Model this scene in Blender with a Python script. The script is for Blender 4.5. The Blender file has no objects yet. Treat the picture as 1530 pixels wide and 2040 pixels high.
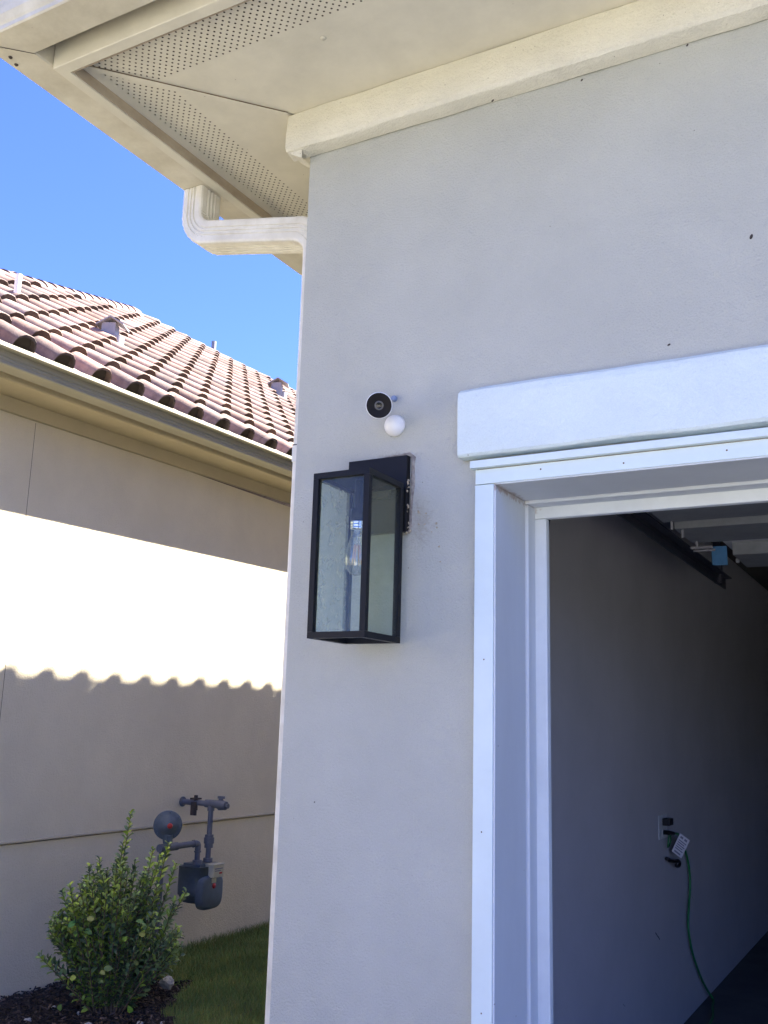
import bpy, math, random
from mathutils import Vector, Matrix, noise
random.seed(7)
S = bpy.context.scene
COL = S.collection

# ------------------------------------------------------------ camera
cam_d = bpy.data.cameras.new('camera'); cam = bpy.data.objects.new('camera', cam_d); COL.objects.link(cam)
S.camera = cam
cam_d.sensor_fit = 'HORIZONTAL'; cam_d.sensor_width = 36; cam_d.lens = 36 * 1950.5 / 1530
cam_d.clip_start = 0.02; cam_d.clip_end = 800
yaw, pit, rol = (math.radians(a) for a in (29.377, 12.187, 1.567))
F = Vector((-math.sin(yaw) * math.cos(pit), math.cos(yaw) * math.cos(pit), math.sin(pit)))
R0 = Vector((math.cos(yaw), math.sin(yaw), 0)); U0 = R0.cross(F)
R = math.cos(rol) * R0 + math.sin(rol) * U0; U = -math.sin(rol) * R0 + math.cos(rol) * U0
cam.matrix_world = Matrix(((R.x, U.x, -F.x, 1.666), (R.y, U.y, -F.y, -2.4), (R.z, U.z, -F.z, 1.58), (0, 0, 0, 1)))

# ------------------------------------------------------------ sky, sun, exposure
T_, KY = 1.65, 1.15                       # direction to the sun = (1, KY, T_)
el = math.atan2(T_, math.hypot(1, KY)); az = math.atan2(1, KY)
W = bpy.data.worlds.new('World'); S.world = W; W.use_nodes = True
wn = W.node_tree; wn.nodes.clear()
sky = wn.nodes.new('ShaderNodeTexSky'); sky.sky_type = 'NISHITA'; sky.sun_disc = False
sky.sun_elevation = el; sky.sun_rotation = az; sky.altitude = 200; sky.air_density = 1.0; sky.dust_density = 0.1; sky.ozone_density = 5.0
bg = wn.nodes.new('ShaderNodeBackground'); bg.inputs[1].default_value = 0.07
wo = wn.nodes.new('ShaderNodeOutputWorld')
tn = wn.nodes.new('ShaderNodeMixRGB'); tn.blend_type = 'MULTIPLY'; tn.inputs[0].default_value = 1; tn.inputs[2].default_value = (0.43, 0.48, 0.86, 1)
wn.links.new(sky.outputs[0], tn.inputs[1]); wn.links.new(tn.outputs[0], bg.inputs[0]); wn.links.new(bg.outputs[0], wo.inputs[0])
sd = bpy.data.lights.new('sun', 'SUN'); sd.energy = 5.0; sd.angle = math.radians(0.5); sd.color = (1, 0.95, 0.86)
so = bpy.data.objects.new('sun', sd); COL.objects.link(so)
so.rotation_euler = Vector((-1, -KY, -T_)).to_track_quat('-Z', 'Y').to_euler()
S.view_settings.view_transform = 'Standard'; S.view_settings.look = 'None'
S.view_settings.gamma = 1; S.view_settings.exposure = 2.92
S.render.resolution_x = 768; S.render.resolution_y = 1024
try:
    S.cycles.max_bounces = 10; S.cycles.diffuse_bounces = 6; S.cycles.transparent_max_bounces = 24
except Exception: pass

# ------------------------------------------------------------ materials
def mat(name, col, rough=0.8, var=0.08, vscale=6, bump=0.0, bscale=200, metal=0.0, col2=None, specks=0, speckcol=(0.08, 0.06, 0.04), attr=None, spec=0.4, bump2=0.0, b2scale=20, streak=0, grain=0.0, gscale=320, ss=0.04):
    m = bpy.data.materials.new(name); m.use_nodes = True; nt = m.node_tree; N = nt.nodes; L = nt.links
    b = N['Principled BSDF']; b.inputs['Roughness'].default_value = rough; b.inputs['Metallic'].default_value = metal
    b.inputs['Specular IOR Level'].default_value = spec
    tc = N.new('ShaderNodeTexCoord')
    n1 = N.new('ShaderNodeTexNoise'); n1.inputs['Scale'].default_value = vscale; n1.inputs['Detail'].default_value = 6; n1.inputs['Roughness'].default_value = 0.65
    L.new(tc.outputs['Object'], n1.inputs['Vector'])
    if streak:
        mp = N.new('ShaderNodeMapping'); mp.inputs['Scale'].default_value = (1, 1, 1 / streak); L.new(tc.outputs['Object'], mp.inputs[0]); L.new(mp.outputs[0], n1.inputs['Vector'])
    rp = N.new('ShaderNodeValToRGB'); c2 = col2 or tuple(c * (1 - var * 1.6) for c in col)
    rp.color_ramp.elements[0].position = 0.3; rp.color_ramp.elements[1].position = 0.72
    rp.color_ramp.elements[0].color = (*c2, 1); rp.color_ramp.elements[1].color = (*[min(1, c * (1 + var)) for c in col], 1)
    L.new(n1.outputs['Fac'], rp.inputs[0]); out = rp.outputs[0]
    if attr:
        a = N.new('ShaderNodeAttribute'); a.attribute_name = attr
        mx = N.new('ShaderNodeMixRGB'); mx.blend_type = 'MULTIPLY'; mx.inputs[0].default_value = 1
        L.new(out, mx.inputs[1]); L.new(a.outputs['Color'], mx.inputs[2]); out = mx.outputs[0]
    if specks:
        v = N.new('ShaderNodeTexVoronoi'); v.inputs['Scale'].default_value = specks; L.new(tc.outputs['Object'], v.inputs['Vector'])
        n3 = N.new('ShaderNodeTexNoise'); n3.inputs['Scale'].default_value = specks * 0.35; L.new(tc.outputs['Object'], n3.inputs['Vector'])
        a1 = N.new('ShaderNodeMath'); a1.operation = 'LESS_THAN'; a1.inputs[1].default_value = ss; L.new(v.outputs['Distance'], a1.inputs[0])
        a2 = N.new('ShaderNodeMath'); a2.operation = 'GREATER_THAN'; a2.inputs[1].default_value = 0.56; L.new(n3.outputs['Fac'], a2.inputs[0])
        a3 = N.new('ShaderNodeMath'); a3.operation = 'MULTIPLY'; L.new(a1.outputs[0], a3.inputs[0]); L.new(a2.outputs[0], a3.inputs[1])
        a4 = N.new('ShaderNodeMath'); a4.operation = 'MULTIPLY'; a4.inputs[1].default_value = 0.55; L.new(a3.outputs[0], a4.inputs[0])
        mx = N.new('ShaderNodeMixRGB'); L.new(a4.outputs[0], mx.inputs[0]); L.new(out, mx.inputs[1]); mx.inputs[2].default_value = (*speckcol, 1); out = mx.outputs[0]
    if grain:
        ng = N.new('ShaderNodeTexNoise'); ng.inputs['Scale'].default_value = gscale; ng.inputs['Detail'].default_value = 3; ng.inputs['Roughness'].default_value = 0.8; L.new(tc.outputs['Object'], ng.inputs['Vector'])
        mr = N.new('ShaderNodeMapRange'); mr.inputs['From Min'].default_value = 0.3; mr.inputs['From Max'].default_value = 0.7; mr.inputs['To Min'].default_value = 1 - grain; mr.inputs['To Max'].default_value = 1 + grain * .7; L.new(ng.outputs['Fac'], mr.inputs[0])
        mg = N.new('ShaderNodeVectorMath'); mg.operation = 'SCALE'; L.new(out, mg.inputs[0]); L.new(mr.outputs[0], mg.inputs['Scale']); out = mg.outputs[0]
    L.new(out, b.inputs['Base Color'])
    last = None
    for amt, sc in ((bump, bscale), (bump2, b2scale)):
        if amt:
            nb = N.new('ShaderNodeTexNoise'); nb.inputs['Scale'].default_value = sc; nb.inputs['Detail'].default_value = 4; nb.inputs['Roughness'].default_value = 0.6
            L.new(tc.outputs['Object'], nb.inputs['Vector'])
            bp = N.new('ShaderNodeBump'); bp.inputs['Strength'].default_value = 1; bp.inputs['Distance'].default_value = amt
            L.new(nb.outputs['Fac'], bp.inputs['Height'])
            if last: L.new(last.outputs[0], bp.inputs['Normal'])
            last = bp
    if last: L.new(last.outputs[0], b.inputs['Normal'])
    m['bsdf'] = b.name
    return m

M = {}
M['stucco'] = mat('greige_stucco', (0.48, 0.482, 0.425), 0.92, 0.055, 2.2, 0.004, 170, specks=22, grain=0.10, bump2=0.004, b2scale=18)
M['cream_stucco'] = mat('cream_stucco', (0.73, 0.70, 0.58), 0.9, 0.06, 5, 0.004, 150, specks=42, grain=0.08, ss=0.075, bump2=0.006, b2scale=22, speckcol=(0.16, 0.11, 0.06))
M['cream_paint'] = mat('cream_paint', (0.69, 0.655, 0.54), 0.6, 0.07, 5, 0.0006, 60, specks=20, speckcol=(0.2, 0.13, 0.07))
M['gutter_paint'] = mat('gutter_paint', (0.66, 0.625, 0.515), 0.42, 0.08, 7, 0.0003, 40, col2=(0.5, 0.46, 0.36), specks=16, speckcol=(0.22, 0.16, 0.1))
M['liner'] = mat('brown_cream_paint', (0.42, 0.36, 0.27), 0.7, 0.12, 6, 0.0006, 60, col2=(0.30, 0.24, 0.17))
M['spout_paint'] = mat('downspout_paint', (0.80, 0.785, 0.72), 0.42, 0.05, 9, 0.0003, 50, col2=(0.6, 0.57, 0.48))
M['white_stucco'] = mat('white_stucco', (0.69, 0.775, 0.755), 0.85, 0.04, 5, 0.003, 130, grain=0.06, specks=22, bump2=0.006, b2scale=16)
M['white_paint'] = mat('white_paint', (0.68, 0.77, 0.755), 0.5, 0.035, 6, 0.0005, 70, specks=16)
M['jamb_paint'] = mat('jamb_paint', (0.60, 0.635, 0.655), 0.55, 0.045, 5, 0.0005, 90, specks=18, streak=3)
M['n_wall'] = mat('neighbour_stucco', (0.74, 0.645, 0.455), 0.92, 0.06, 1.3, 0.005, 110, grain=0.08, gscale=200, bump2=0.004, b2scale=12)
M['n_trim'] = mat('neighbour_trim', (0.50, 0.425, 0.27), 0.7, 0.05, 3, 0.001, 60)
M['n_gutter'] = mat('neighbour_gutter', (0.36, 0.335, 0.25), 0.5, 0.05, 3)
M['tile'] = mat('clay_tile', (0.25, 0.178, 0.148), 0.9, 0.2, 9, 0.002, 120, col2=(0.16, 0.108, 0.09), attr='tint')
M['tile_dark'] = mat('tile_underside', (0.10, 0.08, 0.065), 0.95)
M['galv'] = mat('galvanised_metal', (0.27, 0.27, 0.29), 0.6, 0.1, 14)
M['white_pvc'] = mat('white_pipe', (0.78, 0.78, 0.76), 0.5)
M['black_metal'] = mat('black_metal', (0.006, 0.0065, 0.008), 0.45, 0.2, 30, 0.0003, 400, spec=0.22)
M['chrome'] = mat('chrome', (0.75, 0.77, 0.8), 0.18, 0.05, 40, metal=1.0)
M['cam_white'] = mat('camera_white', (0.80, 0.80, 0.80), 0.35, 0.02)
M['cam_black'] = mat('camera_black', (0.010, 0.0085, 0.0085), 0.5, 0.1, spec=0.15)
M['cam_ring'] = mat('camera_lens_ring', (0.10, 0.095, 0.085), 0.4, 0.1)
M['cam_lens'] = mat('camera_lens', (0.003, 0.003, 0.004), 0.08, 0.0)
M['blue_plug'] = mat('blue_plug', (0.22, 0.28, 0.42), 0.6, 0.08, 30)
M['g_wall'] = mat('garage_wall', (0.45, 0.44, 0.46), 0.9, 0.05, 2, 0.0012, 90)
M['g_dark'] = mat('garage_ceiling', (0.075, 0.065, 0.055), 0.9)  # other walls and ceiling: shade put into the colour to cut bounced light
M['concrete'] = mat('concrete', (0.50, 0.485, 0.45), 0.9, 0.08, 3, 0.002, 60, specks=40)
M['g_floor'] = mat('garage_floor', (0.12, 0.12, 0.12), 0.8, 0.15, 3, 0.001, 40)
M['door_frame'] = mat('door_strut_metal', (0.22, 0.23, 0.235), 0.6, 0.1, 12)
M['door_panel'] = mat('door_panel', (0.62, 0.63, 0.65), 0.6, 0.04)
M['track'] = mat('track_metal', (0.04, 0.04, 0.055), 0.5, 0.15, 14, metal=0.3)
M['bracket_blue'] = mat('blue_bracket', (0.08, 0.22, 0.42), 0.5, 0.1, 25)
M['asphalt'] = mat('asphalt', (0.055, 0.054, 0.052), 0.95, 0.2, 20, 0.004, 150)
M['soil'] = mat('soil', (0.055, 0.045, 0.034), 1.0, 0.3, 10, 0.01, 40)
M['turf'] = mat('turf_soil', (0.035, 0.045, 0.018), 1.0, 0.3, 10, 0.01, 60)
M['grass'] = mat('grass_blade', (0.21, 0.29, 0.09), 0.7, 0.25, 2.2, attr='tint', col2=(0.11, 0.16, 0.05))
M['mulch'] = mat('mulch', (0.06, 0.045, 0.036), 0.95, 0.3, 30, attr='tint')
M['leaf'] = mat('leaf', (0.27, 0.31, 0.13), 0.6, 0.15, 20, attr='tint')
M['stem'] = mat('stem', (0.14, 0.10, 0.06), 0.85, 0.2, 40)
M['rock'] = mat('pale_rock', (0.42, 0.40, 0.36), 0.9, 0.2, 40, 0.003, 60)
M['meter'] = mat('meter_grey', (0.10, 0.125, 0.145), 0.55, 0.1, 20, 0.0008, 120)
M['meter_pipe'] = mat('pipe_grey', (0.12, 0.13, 0.16), 0.55, 0.12, 20, 0.0008, 120)
M['red'] = mat('red_cap', (0.42, 0.03, 0.025), 0.5, 0.05)
M['meter_box'] = mat('meter_index_box', (0.50, 0.47, 0.34), 0.5, 0.08, 30)
M['rust'] = mat('rusty_iron', (0.06, 0.045, 0.04), 0.7, 0.25, 30)
M['plate_white'] = mat('outlet_plastic', (0.55, 0.56, 0.57), 0.4, 0.02)
M['black_plastic'] = mat('black_plastic', (0.01, 0.01, 0.012), 0.5, 0.1)
M['green_cord'] = mat('green_cord', (0.02, 0.17, 0.05), 0.45, 0.08)
M['paper_tag'] = mat('paper_tag', (0.62, 0.60, 0.62), 0.6, 0.05, 30)
M['ink'] = mat('tag_print', (0.20, 0.20, 0.25), 0.6)
M['joint'] = mat('dirty_joint', (0.17, 0.12, 0.07), 0.9, 0.3, 20)
M['caulk'] = mat('old_caulk', (0.34, 0.32, 0.265), 0.9, 0.25, 60, 0.003, 90, col2=(0.16, 0.13, 0.11))
M['debris'] = mat('insect_debris', (0.45, 0.38, 0.27), 0.9, 0.25, 200, 0.001, 300)
M['o_wall'] = mat('far_house_wall', (0.45, 0.40, 0.33), 0.9, 0.05, 1)
M['o_glass'] = mat('window_glass', (0.03, 0.035, 0.04), 0.1)

# filament
m = bpy.data.materials.new('filament'); m.use_nodes = True; b = m.node_tree.nodes['Principled BSDF']
b.inputs['Base Color'].default_value = (0.75, 0.42, 0.16, 1); b.inputs['Roughness'].default_value = 0.4; M['filament'] = m
# thin glass (pane) with dust
def glass(name, tint, dust, refl=1.0, scale=48, k=2.1, base=0.0):
    m = bpy.data.materials.new(name); m.use_nodes = True; nt = m.node_tree; N = nt.nodes; L = nt.links; N.clear()
    o = N.new('ShaderNodeOutputMaterial'); t = N.new('ShaderNodeBsdfTransparent'); t.inputs[0].default_value = (*tint, 1)
    g = N.new('ShaderNodeBsdfGlossy'); g.inputs['Roughness'].default_value = 0.015
    fr = N.new('ShaderNodeFresnel'); fr.inputs[0].default_value = 1.5
    ge = N.new('ShaderNodeNewGeometry'); mi = N.new('ShaderNodeMapRange'); mi.inputs['To Min'].default_value = 1.5; mi.inputs['To Max'].default_value = 1 / 1.5
    L.new(ge.outputs['Backfacing'], mi.inputs[0]); L.new(mi.outputs[0], fr.inputs[0])
    f2 = N.new('ShaderNodeMath'); f2.operation = 'MULTIPLY_ADD'; f2.inputs[2].default_value = base; f2.inputs[1].default_value = 1.0 * refl; f2.use_clamp = True; L.new(fr.outputs[0], f2.inputs[0])
    mx = N.new('ShaderNodeMixShader'); L.new(f2.outputs[0], mx.inputs[0]); L.new(t.outputs[0], mx.inputs[1]); L.new(g.outputs[0], mx.inputs[2])
    d = N.new('ShaderNodeBsdfDiffuse'); d.inputs[0].default_value = (0.62, 0.62, 0.46, 1)
    tc = N.new('ShaderNodeTexCoord'); n = N.new('ShaderNodeTexNoise'); n.inputs['Scale'].default_value = scale; n.inputs['Detail'].default_value = 8; n.inputs['Roughness'].default_value = 0.7
    n.inputs['Distortion'].default_value = 0.35
    L.new(tc.outputs['Object'], n.inputs['Vector'])
    rp = N.new('ShaderNodeValToRGB'); rp.color_ramp.elements[0].position = 0.38; rp.color_ramp.elements[1].position = 0.78
    rp.color_ramp.elements[0].color = (dust, dust, dust, 1); rp.color_ramp.elements[1].color = (min(1, dust * k),) * 3 + (1,)
    L.new(n.outputs['Fac'], rp.inputs[0])
    m2 = N.new('ShaderNodeMixShader'); L.new(rp.outputs[0], m2.inputs[0]); L.new(mx.outputs[0], m2.inputs[1]); L.new(d.outputs[0], m2.inputs[2])
    L.new(m2.outputs[0], o.inputs[0]); return m
M['pane'] = glass('dusty_glass', (0.95, 0.97, 0.95), 0.02, 0.55)
M['pane_back'] = glass('back_glass', (0.93, 0.96, 0.92), 0.05, 0.2)
M['pane_dusty'] = glass('dustier_glass', (0.90, 0.94, 0.90), 0.30, 0.4, 30, 1.35)
M['bulb_glass'] = glass('bulb_glass', (0.93, 0.94, 0.92), 0.05, 2.5, 48, 2, 0.07)

# perforated soffit sheet: real see-through holes on a staggered half-inch grid
def perforated():
    m = mat('perforated_soffit', (0.68, 0.645, 0.53), 0.6, 0.05, 5, 0.0006, 60)
    nt = m.node_tree; N = nt.nodes; L = nt.links; b = N[m['bsdf']]
    tc = N.new('ShaderNodeTexCoord'); sp = N.new('ShaderNodeSeparateXYZ'); L.new(tc.outputs['Object'], sp.inputs[0])
    def mt(op, a, bb=None):
        n = N.new('ShaderNodeMath'); n.operation = op
        for i, v in enumerate((a, bb)):
            if v is None: continue
            if isinstance(v, (int, float)): n.inputs[i].default_value = v
            else: L.new(v, n.inputs[i])
        return n.outputs[0]
    k = 1 / 0.0254
    p = mt('MULTIPLY', mt('ADD', sp.outputs[0], sp.outputs[1]), k); q = mt('MULTIPLY', mt('SUBTRACT', sp.outputs[0], sp.outputs[1]), k)
    dp = mt('SUBTRACT', mt('FRACT', mt('ADD', p, 100.5)), 0.5); dq = mt('SUBTRACT', mt('FRACT', mt('ADD', q, 100.5)), 0.5)
    d2 = mt('ADD', mt('MULTIPLY', dp, dp), mt('MULTIPLY', dq, dq))
    inside = mt('GREATER_THAN', d2, 0.185 ** 2)
    L.new(inside, b.inputs['Alpha']); return m
M['perf'] = perforated()

# wall behind the lamp: grime patch with a shape of its own added to the stucco
def grime(m, cx, cz, r, gc=(0.27, 0.235, 0.18), st=0.6):
    nt = m.node_tree; N = nt.nodes; L = nt.links; b = N[m['bsdf']]; src = b.inputs['Base Color'].links[0].from_socket
    tc = N.new('ShaderNodeTexCoord'); mp = N.new('ShaderNodeMapping'); mp.vector_type = 'POINT'
    mp.inputs['Location'].default_value = (-cx / r[0], 0, -cz / r[1]); mp.inputs['Scale'].default_value = (1 / r[0], 1 / 0.5, 1 / r[1])
    L.new(tc.outputs['Object'], mp.inputs[0]); ln = N.new('ShaderNodeVectorMath'); ln.operation = 'LENGTH'; L.new(mp.outputs[0], ln.inputs[0])
    n = N.new('ShaderNodeTexNoise'); n.inputs['Scale'].default_value = 70; n.inputs['Detail'].default_value = 6; L.new(tc.outputs['Object'], n.inputs['Vector'])
    ad = N.new('ShaderNodeMath'); ad.operation = 'MULTIPLY_ADD'; ad.inputs[1].default_value = 2.2; L.new(n.outputs['Fac'], ad.inputs[0]); L.new(ln.outputs[1], ad.inputs[2])
    rp = N.new('ShaderNodeMapRange'); rp.inputs['From Min'].default_value = 1.2; rp.inputs['From Max'].default_value = 1.85; rp.inputs['To Min'].default_value = st; rp.inputs['To Max'].default_value = 0
    L.new(ad.outputs[0], rp.inputs[0]); mx = N.new('ShaderNodeMixRGB'); L.new(rp.outputs[0], mx.inputs[0]); L.new(src, mx.inputs[1]); mx.inputs[2].default_value = (*gc, 1)
    L.new(mx.outputs[0], b.inputs['Base Color'])
grime(M['stucco'], 0.435, 2.13, (0.055, 0.10), st=0.35)
M['stop_paint'] = mat('stop_paint', (0.70, 0.74, 0.74), 0.5, 0.06, 6, 0.0005, 70, specks=16)
grime(M['jamb_paint'], 0.672, 2.212, (0.018, 0.018), (0.24, 0.13, 0.07)); grime(M['stop_paint'], 0.69, 2.200, (0.022, 0.014), (0.30, 0.17, 0.10))
grime(M['stucco'], 0.345, 2.335, (0.10, 0.018))

# ------------------------------------------------------------ mesh helpers
class MB:
    def __init__(s): s.v = []; s.f = []; s.c = []; s.sm = []
    def add(s, vs, fs, col=None, smooth=False):
        o = len(s.v); s.v += [tuple(v) for v in vs]; s.f += [[o + i for i in f] for f in fs]
        s.c += [col or (1, 1, 1)] * len(vs); s.sm += [smooth] * len(fs)
    def box(s, x0, x1, y0, y1, z0, z1, mtx=None):
        vs = [Vector((x, y, z)) for z in (z0, z1) for y in (y0, y1) for x in (x0, x1)]
        if mtx: vs = [mtx @ v for v in vs]
        s.add(vs, [(0, 2, 3, 1), (4, 5, 7, 6), (0, 1, 5, 4), (2, 6, 7, 3), (0, 4, 6, 2), (1, 3, 7, 5)])
    def tube(s, pts, r, n=12, cap=True, col=None):
        pts = [Vector(p) for p in pts]; rr = r if isinstance(r, (list, tuple)) else [r] * len(pts)
        rings = []; up = None
        for i, p in enumerate(pts):
            d = (pts[min(i + 1, len(pts) - 1)] - pts[max(i - 1, 0)])
            if d.length < 1e-9: d = Vector((0, 0, 1))
            d.normalize()
            if up is None: up = Vector((0, 0, 1)) if abs(d.z) < 0.9 else Vector((1, 0, 0))
            a = d.cross(up).normalized(); up = a.cross(d).normalized()
            rings.append([p + rr[i] * (math.cos(t) * a + math.sin(t) * up) for t in (2 * math.pi * j / n for j in range(n))])
        vs = [v for q in rings for v in q]; fs = []
        for i in range(len(pts) - 1):
            for j in range(n): fs.append((i * n + j, i * n + (j + 1) % n, (i + 1) * n + (j + 1) % n, (i + 1) * n + j))
        s.add(vs, fs, col, True)
        if cap:
            s.add(rings[0], [tuple(range(n))[::-1]], col); s.add(rings[-1], [tuple(range(n))], col)
    def lathe(s, prof, org, axis, n=32, close=False):
        ax = Vector(axis).normalized(); a = ax.orthogonal().normalized(); bb = ax.cross(a); org = Vector(org)
        vs = []; fs = []
        for (r, h) in prof:
            for j in range(n):
                t = 2 * math.pi * j / n; vs.append(org + ax * h + r * (math.cos(t) * a + math.sin(t) * bb))
        for i in range(len(prof) - 1):
            for j in range(n): fs.append((i * n + j, i * n + (j + 1) % n, (i + 1) * n + (j + 1) % n, (i + 1) * n + j))
        s.add(vs, fs, None, True)
    def build(s, name, m, parent=None, bevel=0, bang=40, flat=False):
        me = bpy.data.meshes.new(name); me.from_pydata(s.v, [], s.f)
        if flat is False:
            for p, q in zip(me.polygons, s.sm): p.use_smooth = q
        ca = me.color_attributes.new('tint', 'FLOAT_COLOR', 'POINT')
        buf = []
        for c in s.c: buf += [c[0], c[1], c[2], 1.0]
        ca.data.foreach_set('color', buf)
        me.materials.append(m); me.update()
        o = bpy.data.objects.new(name, me); COL.objects.link(o)
        if parent: o.parent = parent; o.matrix_parent_inverse = parent_inv(parent)
        if bevel:
            import bmesh
            bm = bmesh.new(); bm.from_mesh(me); bmesh.ops.remove_doubles(bm, verts=bm.verts, dist=1e-5)
            bmesh.ops.recalc_face_normals(bm, faces=bm.faces); bm.to_mesh(me); bm.free()
            md = o.modifiers.new('bevel', 'BEVEL'); md.width = bevel; md.segments = 3; md.limit_method = 'ANGLE'; md.angle_limit = math.radians(bang)
        return o
def parent_inv(p):
    q = p; mtx = Matrix()
    chain = []
    while q: chain.append(q); q = q.parent
    for q in reversed(chain): mtx = mtx @ (q.matrix_parent_inverse if q.parent else Matrix()) @ Matrix.LocRotScale(q.location, q.rotation_euler, q.scale)
    return mtx.inverted()
def tag(o, label, cat, group=None):
    o['label'] = label; o['category'] = cat
    if group: o['group'] = group
    return o
def struct(o, kind='structure'): o['kind'] = kind; return o
def thing(name, loc, label, cat, group=None):
    o = bpy.data.objects.new(name, None); o.empty_display_size = 0.1; COL.objects.link(o); o.location = loc
    return tag(o, label, cat, group)
def bx(name, m, parent, *a, bevel=0):
    b = MB(); b.box(*a); return b.build(name, m, parent, bevel)
def wob(p, amp, sc=9): 
    n = noise.noise_vector(Vector(p) * sc); return Vector(p) + n * amp
def bar_x(prof, x0, x1, n, amp, ends=True, sc=9):
    """a bar along x from a closed (y,z) outline, with hand-trowelled wobble"""
    b = MB(); k = len(prof); vs = []
    for i in range(n + 1):
        x = x0 + (x1 - x0) * i / n
        for (y, z) in prof:
            w = wob((x, y * 3, z * 3), amp, sc); vs.append((x + (w.x - x) * (0.6 if i in (0, n) else 0), y + (w.y - y * 3), z + (w.z - z * 3)))
    fs = [(i * k + j, i * k + (j + 1) % k, (i + 1) * k + (j + 1) % k, (i + 1) * k + j) for i in range(n) for j in range(k)]
    if ends: fs += [tuple(range(k))[::-1], tuple(n * k + j for j in range(k))]
    b.add(vs, fs); return b

# ------------------------------------------------------------ clay tile roof surface
def tile_roof(eave, along, up, length, ncourse, step, pitch, phase, clip=None, slope=0.0, seed=1, period=0.302, samples=11, hw=0.080, rh=0.092):
    """eave: point at s=0 ; along/up: horizontal unit vectors ; returns the tile MB and the dark closure MB"""
    rnd = random.Random(seed); b = MB(); d = MB()
    eave = Vector(eave); along = Vector(along); up = Vector(up); nrm = (Vector((0, 0, 1)) - up * pitch).normalized()
    def hgt(t):
        t = ((t + period / 2) % period) - period / 2
        if abs(t) < hw: return rh * math.sqrt(max(0, 1 - (abs(t) / hw) ** 2.8)) 
        e = (abs(t) - hw) / (period / 2 - hw); return -0.006 * math.sin(e * math.pi / 2)
    def pos(s, u, h): return eave + along * s + up * u + Vector((0, 0, pitch * u + slope * s)) + nrm * h
    n0 = math.floor(-phase / period) - 1; n1 = math.ceil((length - phase) / period) + 1
    ts = [-period / 2 + period * i / samples for i in range(samples + 1)]
    ts = sorted(set(ts + [-hw, hw, -hw * 0.93, hw * 0.93]))
    K = len(ts)
    for j in range(n0, n1):
        sc = phase + j * period
        if sc < -0.2 or sc > length + 0.1: continue
        for k in range(ncourse):
            u0 = k * step; u1 = (k + 1) * step + 0.035
            if clip and not clip(sc, u0 + step / 2): continue
            g = 0.70 + 0.60 * rnd.random(); w = (rnd.random() - 0.5) * 0.16
            col = (g * (1 + w), g, g * (1 - w * 0.6)); lf = 0.026 + rnd.random() * 0.006
            ds = (rnd.random() - .5) * 0.006; vs = []
            for u, l in ((u0, lf), (u0 + 0.004, lf + 0.003), (u1, 0.002)):
                for t in ts: vs.append(pos(sc + t + ds, u, hgt(t) + l * (1 + (0.45 if k else 0) * max(0, hgt(t)) / rh)))
            for t in ts: vs.append(pos(sc + t + ds, u0 + (0.006 if k else 0), (hgt(t) + lf - 0.016) if k == 0 else hgt(t) - 0.004))
            fs = []
            for r in (0, 1):
                for i in range(K - 1): fs.append((r * K + i, r * K + i + 1, (r + 1) * K + i + 1, (r + 1) * K + i))
            b.add(vs[:3 * K], fs, col, True)
            b.add(vs[:K] + vs[3 * K:], [(i, K + i, K + i + 1, i + 1) for i in range(K - 1)], tuple(c * (0.8 if k == 0 else 0.26) for c in col))  # butt ends past the first course darkened: gap shade painted into the tint
            if k == 0:   # recessed dark closure under the rolls
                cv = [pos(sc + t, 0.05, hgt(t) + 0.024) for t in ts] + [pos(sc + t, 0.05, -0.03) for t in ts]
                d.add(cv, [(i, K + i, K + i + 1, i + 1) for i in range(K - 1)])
    # plain deck under the tiles so that no light leaks through
    return b, d

def cap_row(p0, p1, spacing, r=0.095, seed=3, tall=0.9, lift=0.028):
    b = MB(); rnd = random.Random(seed); p0 = Vector(p0); p1 = Vector(p1); d = (p1 - p0); L = d.length; d.normalize()
    side = d.cross(Vector((0, 0, 1))).normalized(); up = side.cross(d).normalized(); n = int(L / spacing); K = 9
    for i in range(n):
        g = 0.85 + 0.35 * rnd.random(); a = p0 + d * (i * spacing); e = a + d * (spacing + 0.05); vs = []
        for (q, rr, h) in ((a, r, lift), (e, r * 0.90, 0.0)):
            for j in range(K + 1):
                t = math.pi * j / K; vs.append(q + side * rr * math.cos(t) + up * (rr * tall * math.sin(t) + h - 0.02))
        for j in range(K + 1):
            t = math.pi * j / K; vs.append(a + side * (r - .018) * math.cos(t) + up * ((r - .014) * tall * math.sin(t) + lift - 0.02))
        fs = [(j, j + 1, K + 2 + j, K + 1 + j) for j in range(K)]
        b.add(vs[:2 * K + 2], fs, (g, g, g), True)
        b.add(vs[:K + 1] + vs[2 * K + 2:], [(j, K + 1 + j, K + 2 + j, j + 1) for j in range(K)], (g * .6,) * 3)
    return b

# ============================================================ THE GROUND
def sheet(name, m, x0, x1, y0, y1, z, n=1, amp=0):
    b = MB(); vs = []; 
    for j in range(n + 1):
        for i in range(n + 1):
            x = x0 + (x1 - x0) * i / n; y = y0 + (y1 - y0) * j / n
            vs.append((x, y, z + (noise.noise(Vector((x, y, 0)) * 2.3) * amp if amp else 0)))
    b.add(vs, [(j * (n + 1) + i, j * (n + 1) + i + 1, (j + 1) * (n + 1) + i + 1, (j + 1) * (n + 1) + i) for j in range(n) for i in range(n)], None, True)
    return b.build(name, m)
struct(sheet('ground', M['turf'], -300, 300, -300, 300, -0.075))
struct(sheet('driveway', M['concrete'], 0.35, 6.1, -11.5, -0.02, -0.035))
struct(sheet('pavement', M['concrete'], -60, 60, -12.9, -11.5, -0.055))
struct(sheet('road', M['asphalt'], -60, 60, -20.5, -13.05, -0.062))
struct(sheet('garage_floor', M['g_floor'], 0.05, 6.35, -0.02, 9.1, 0.0))
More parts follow.
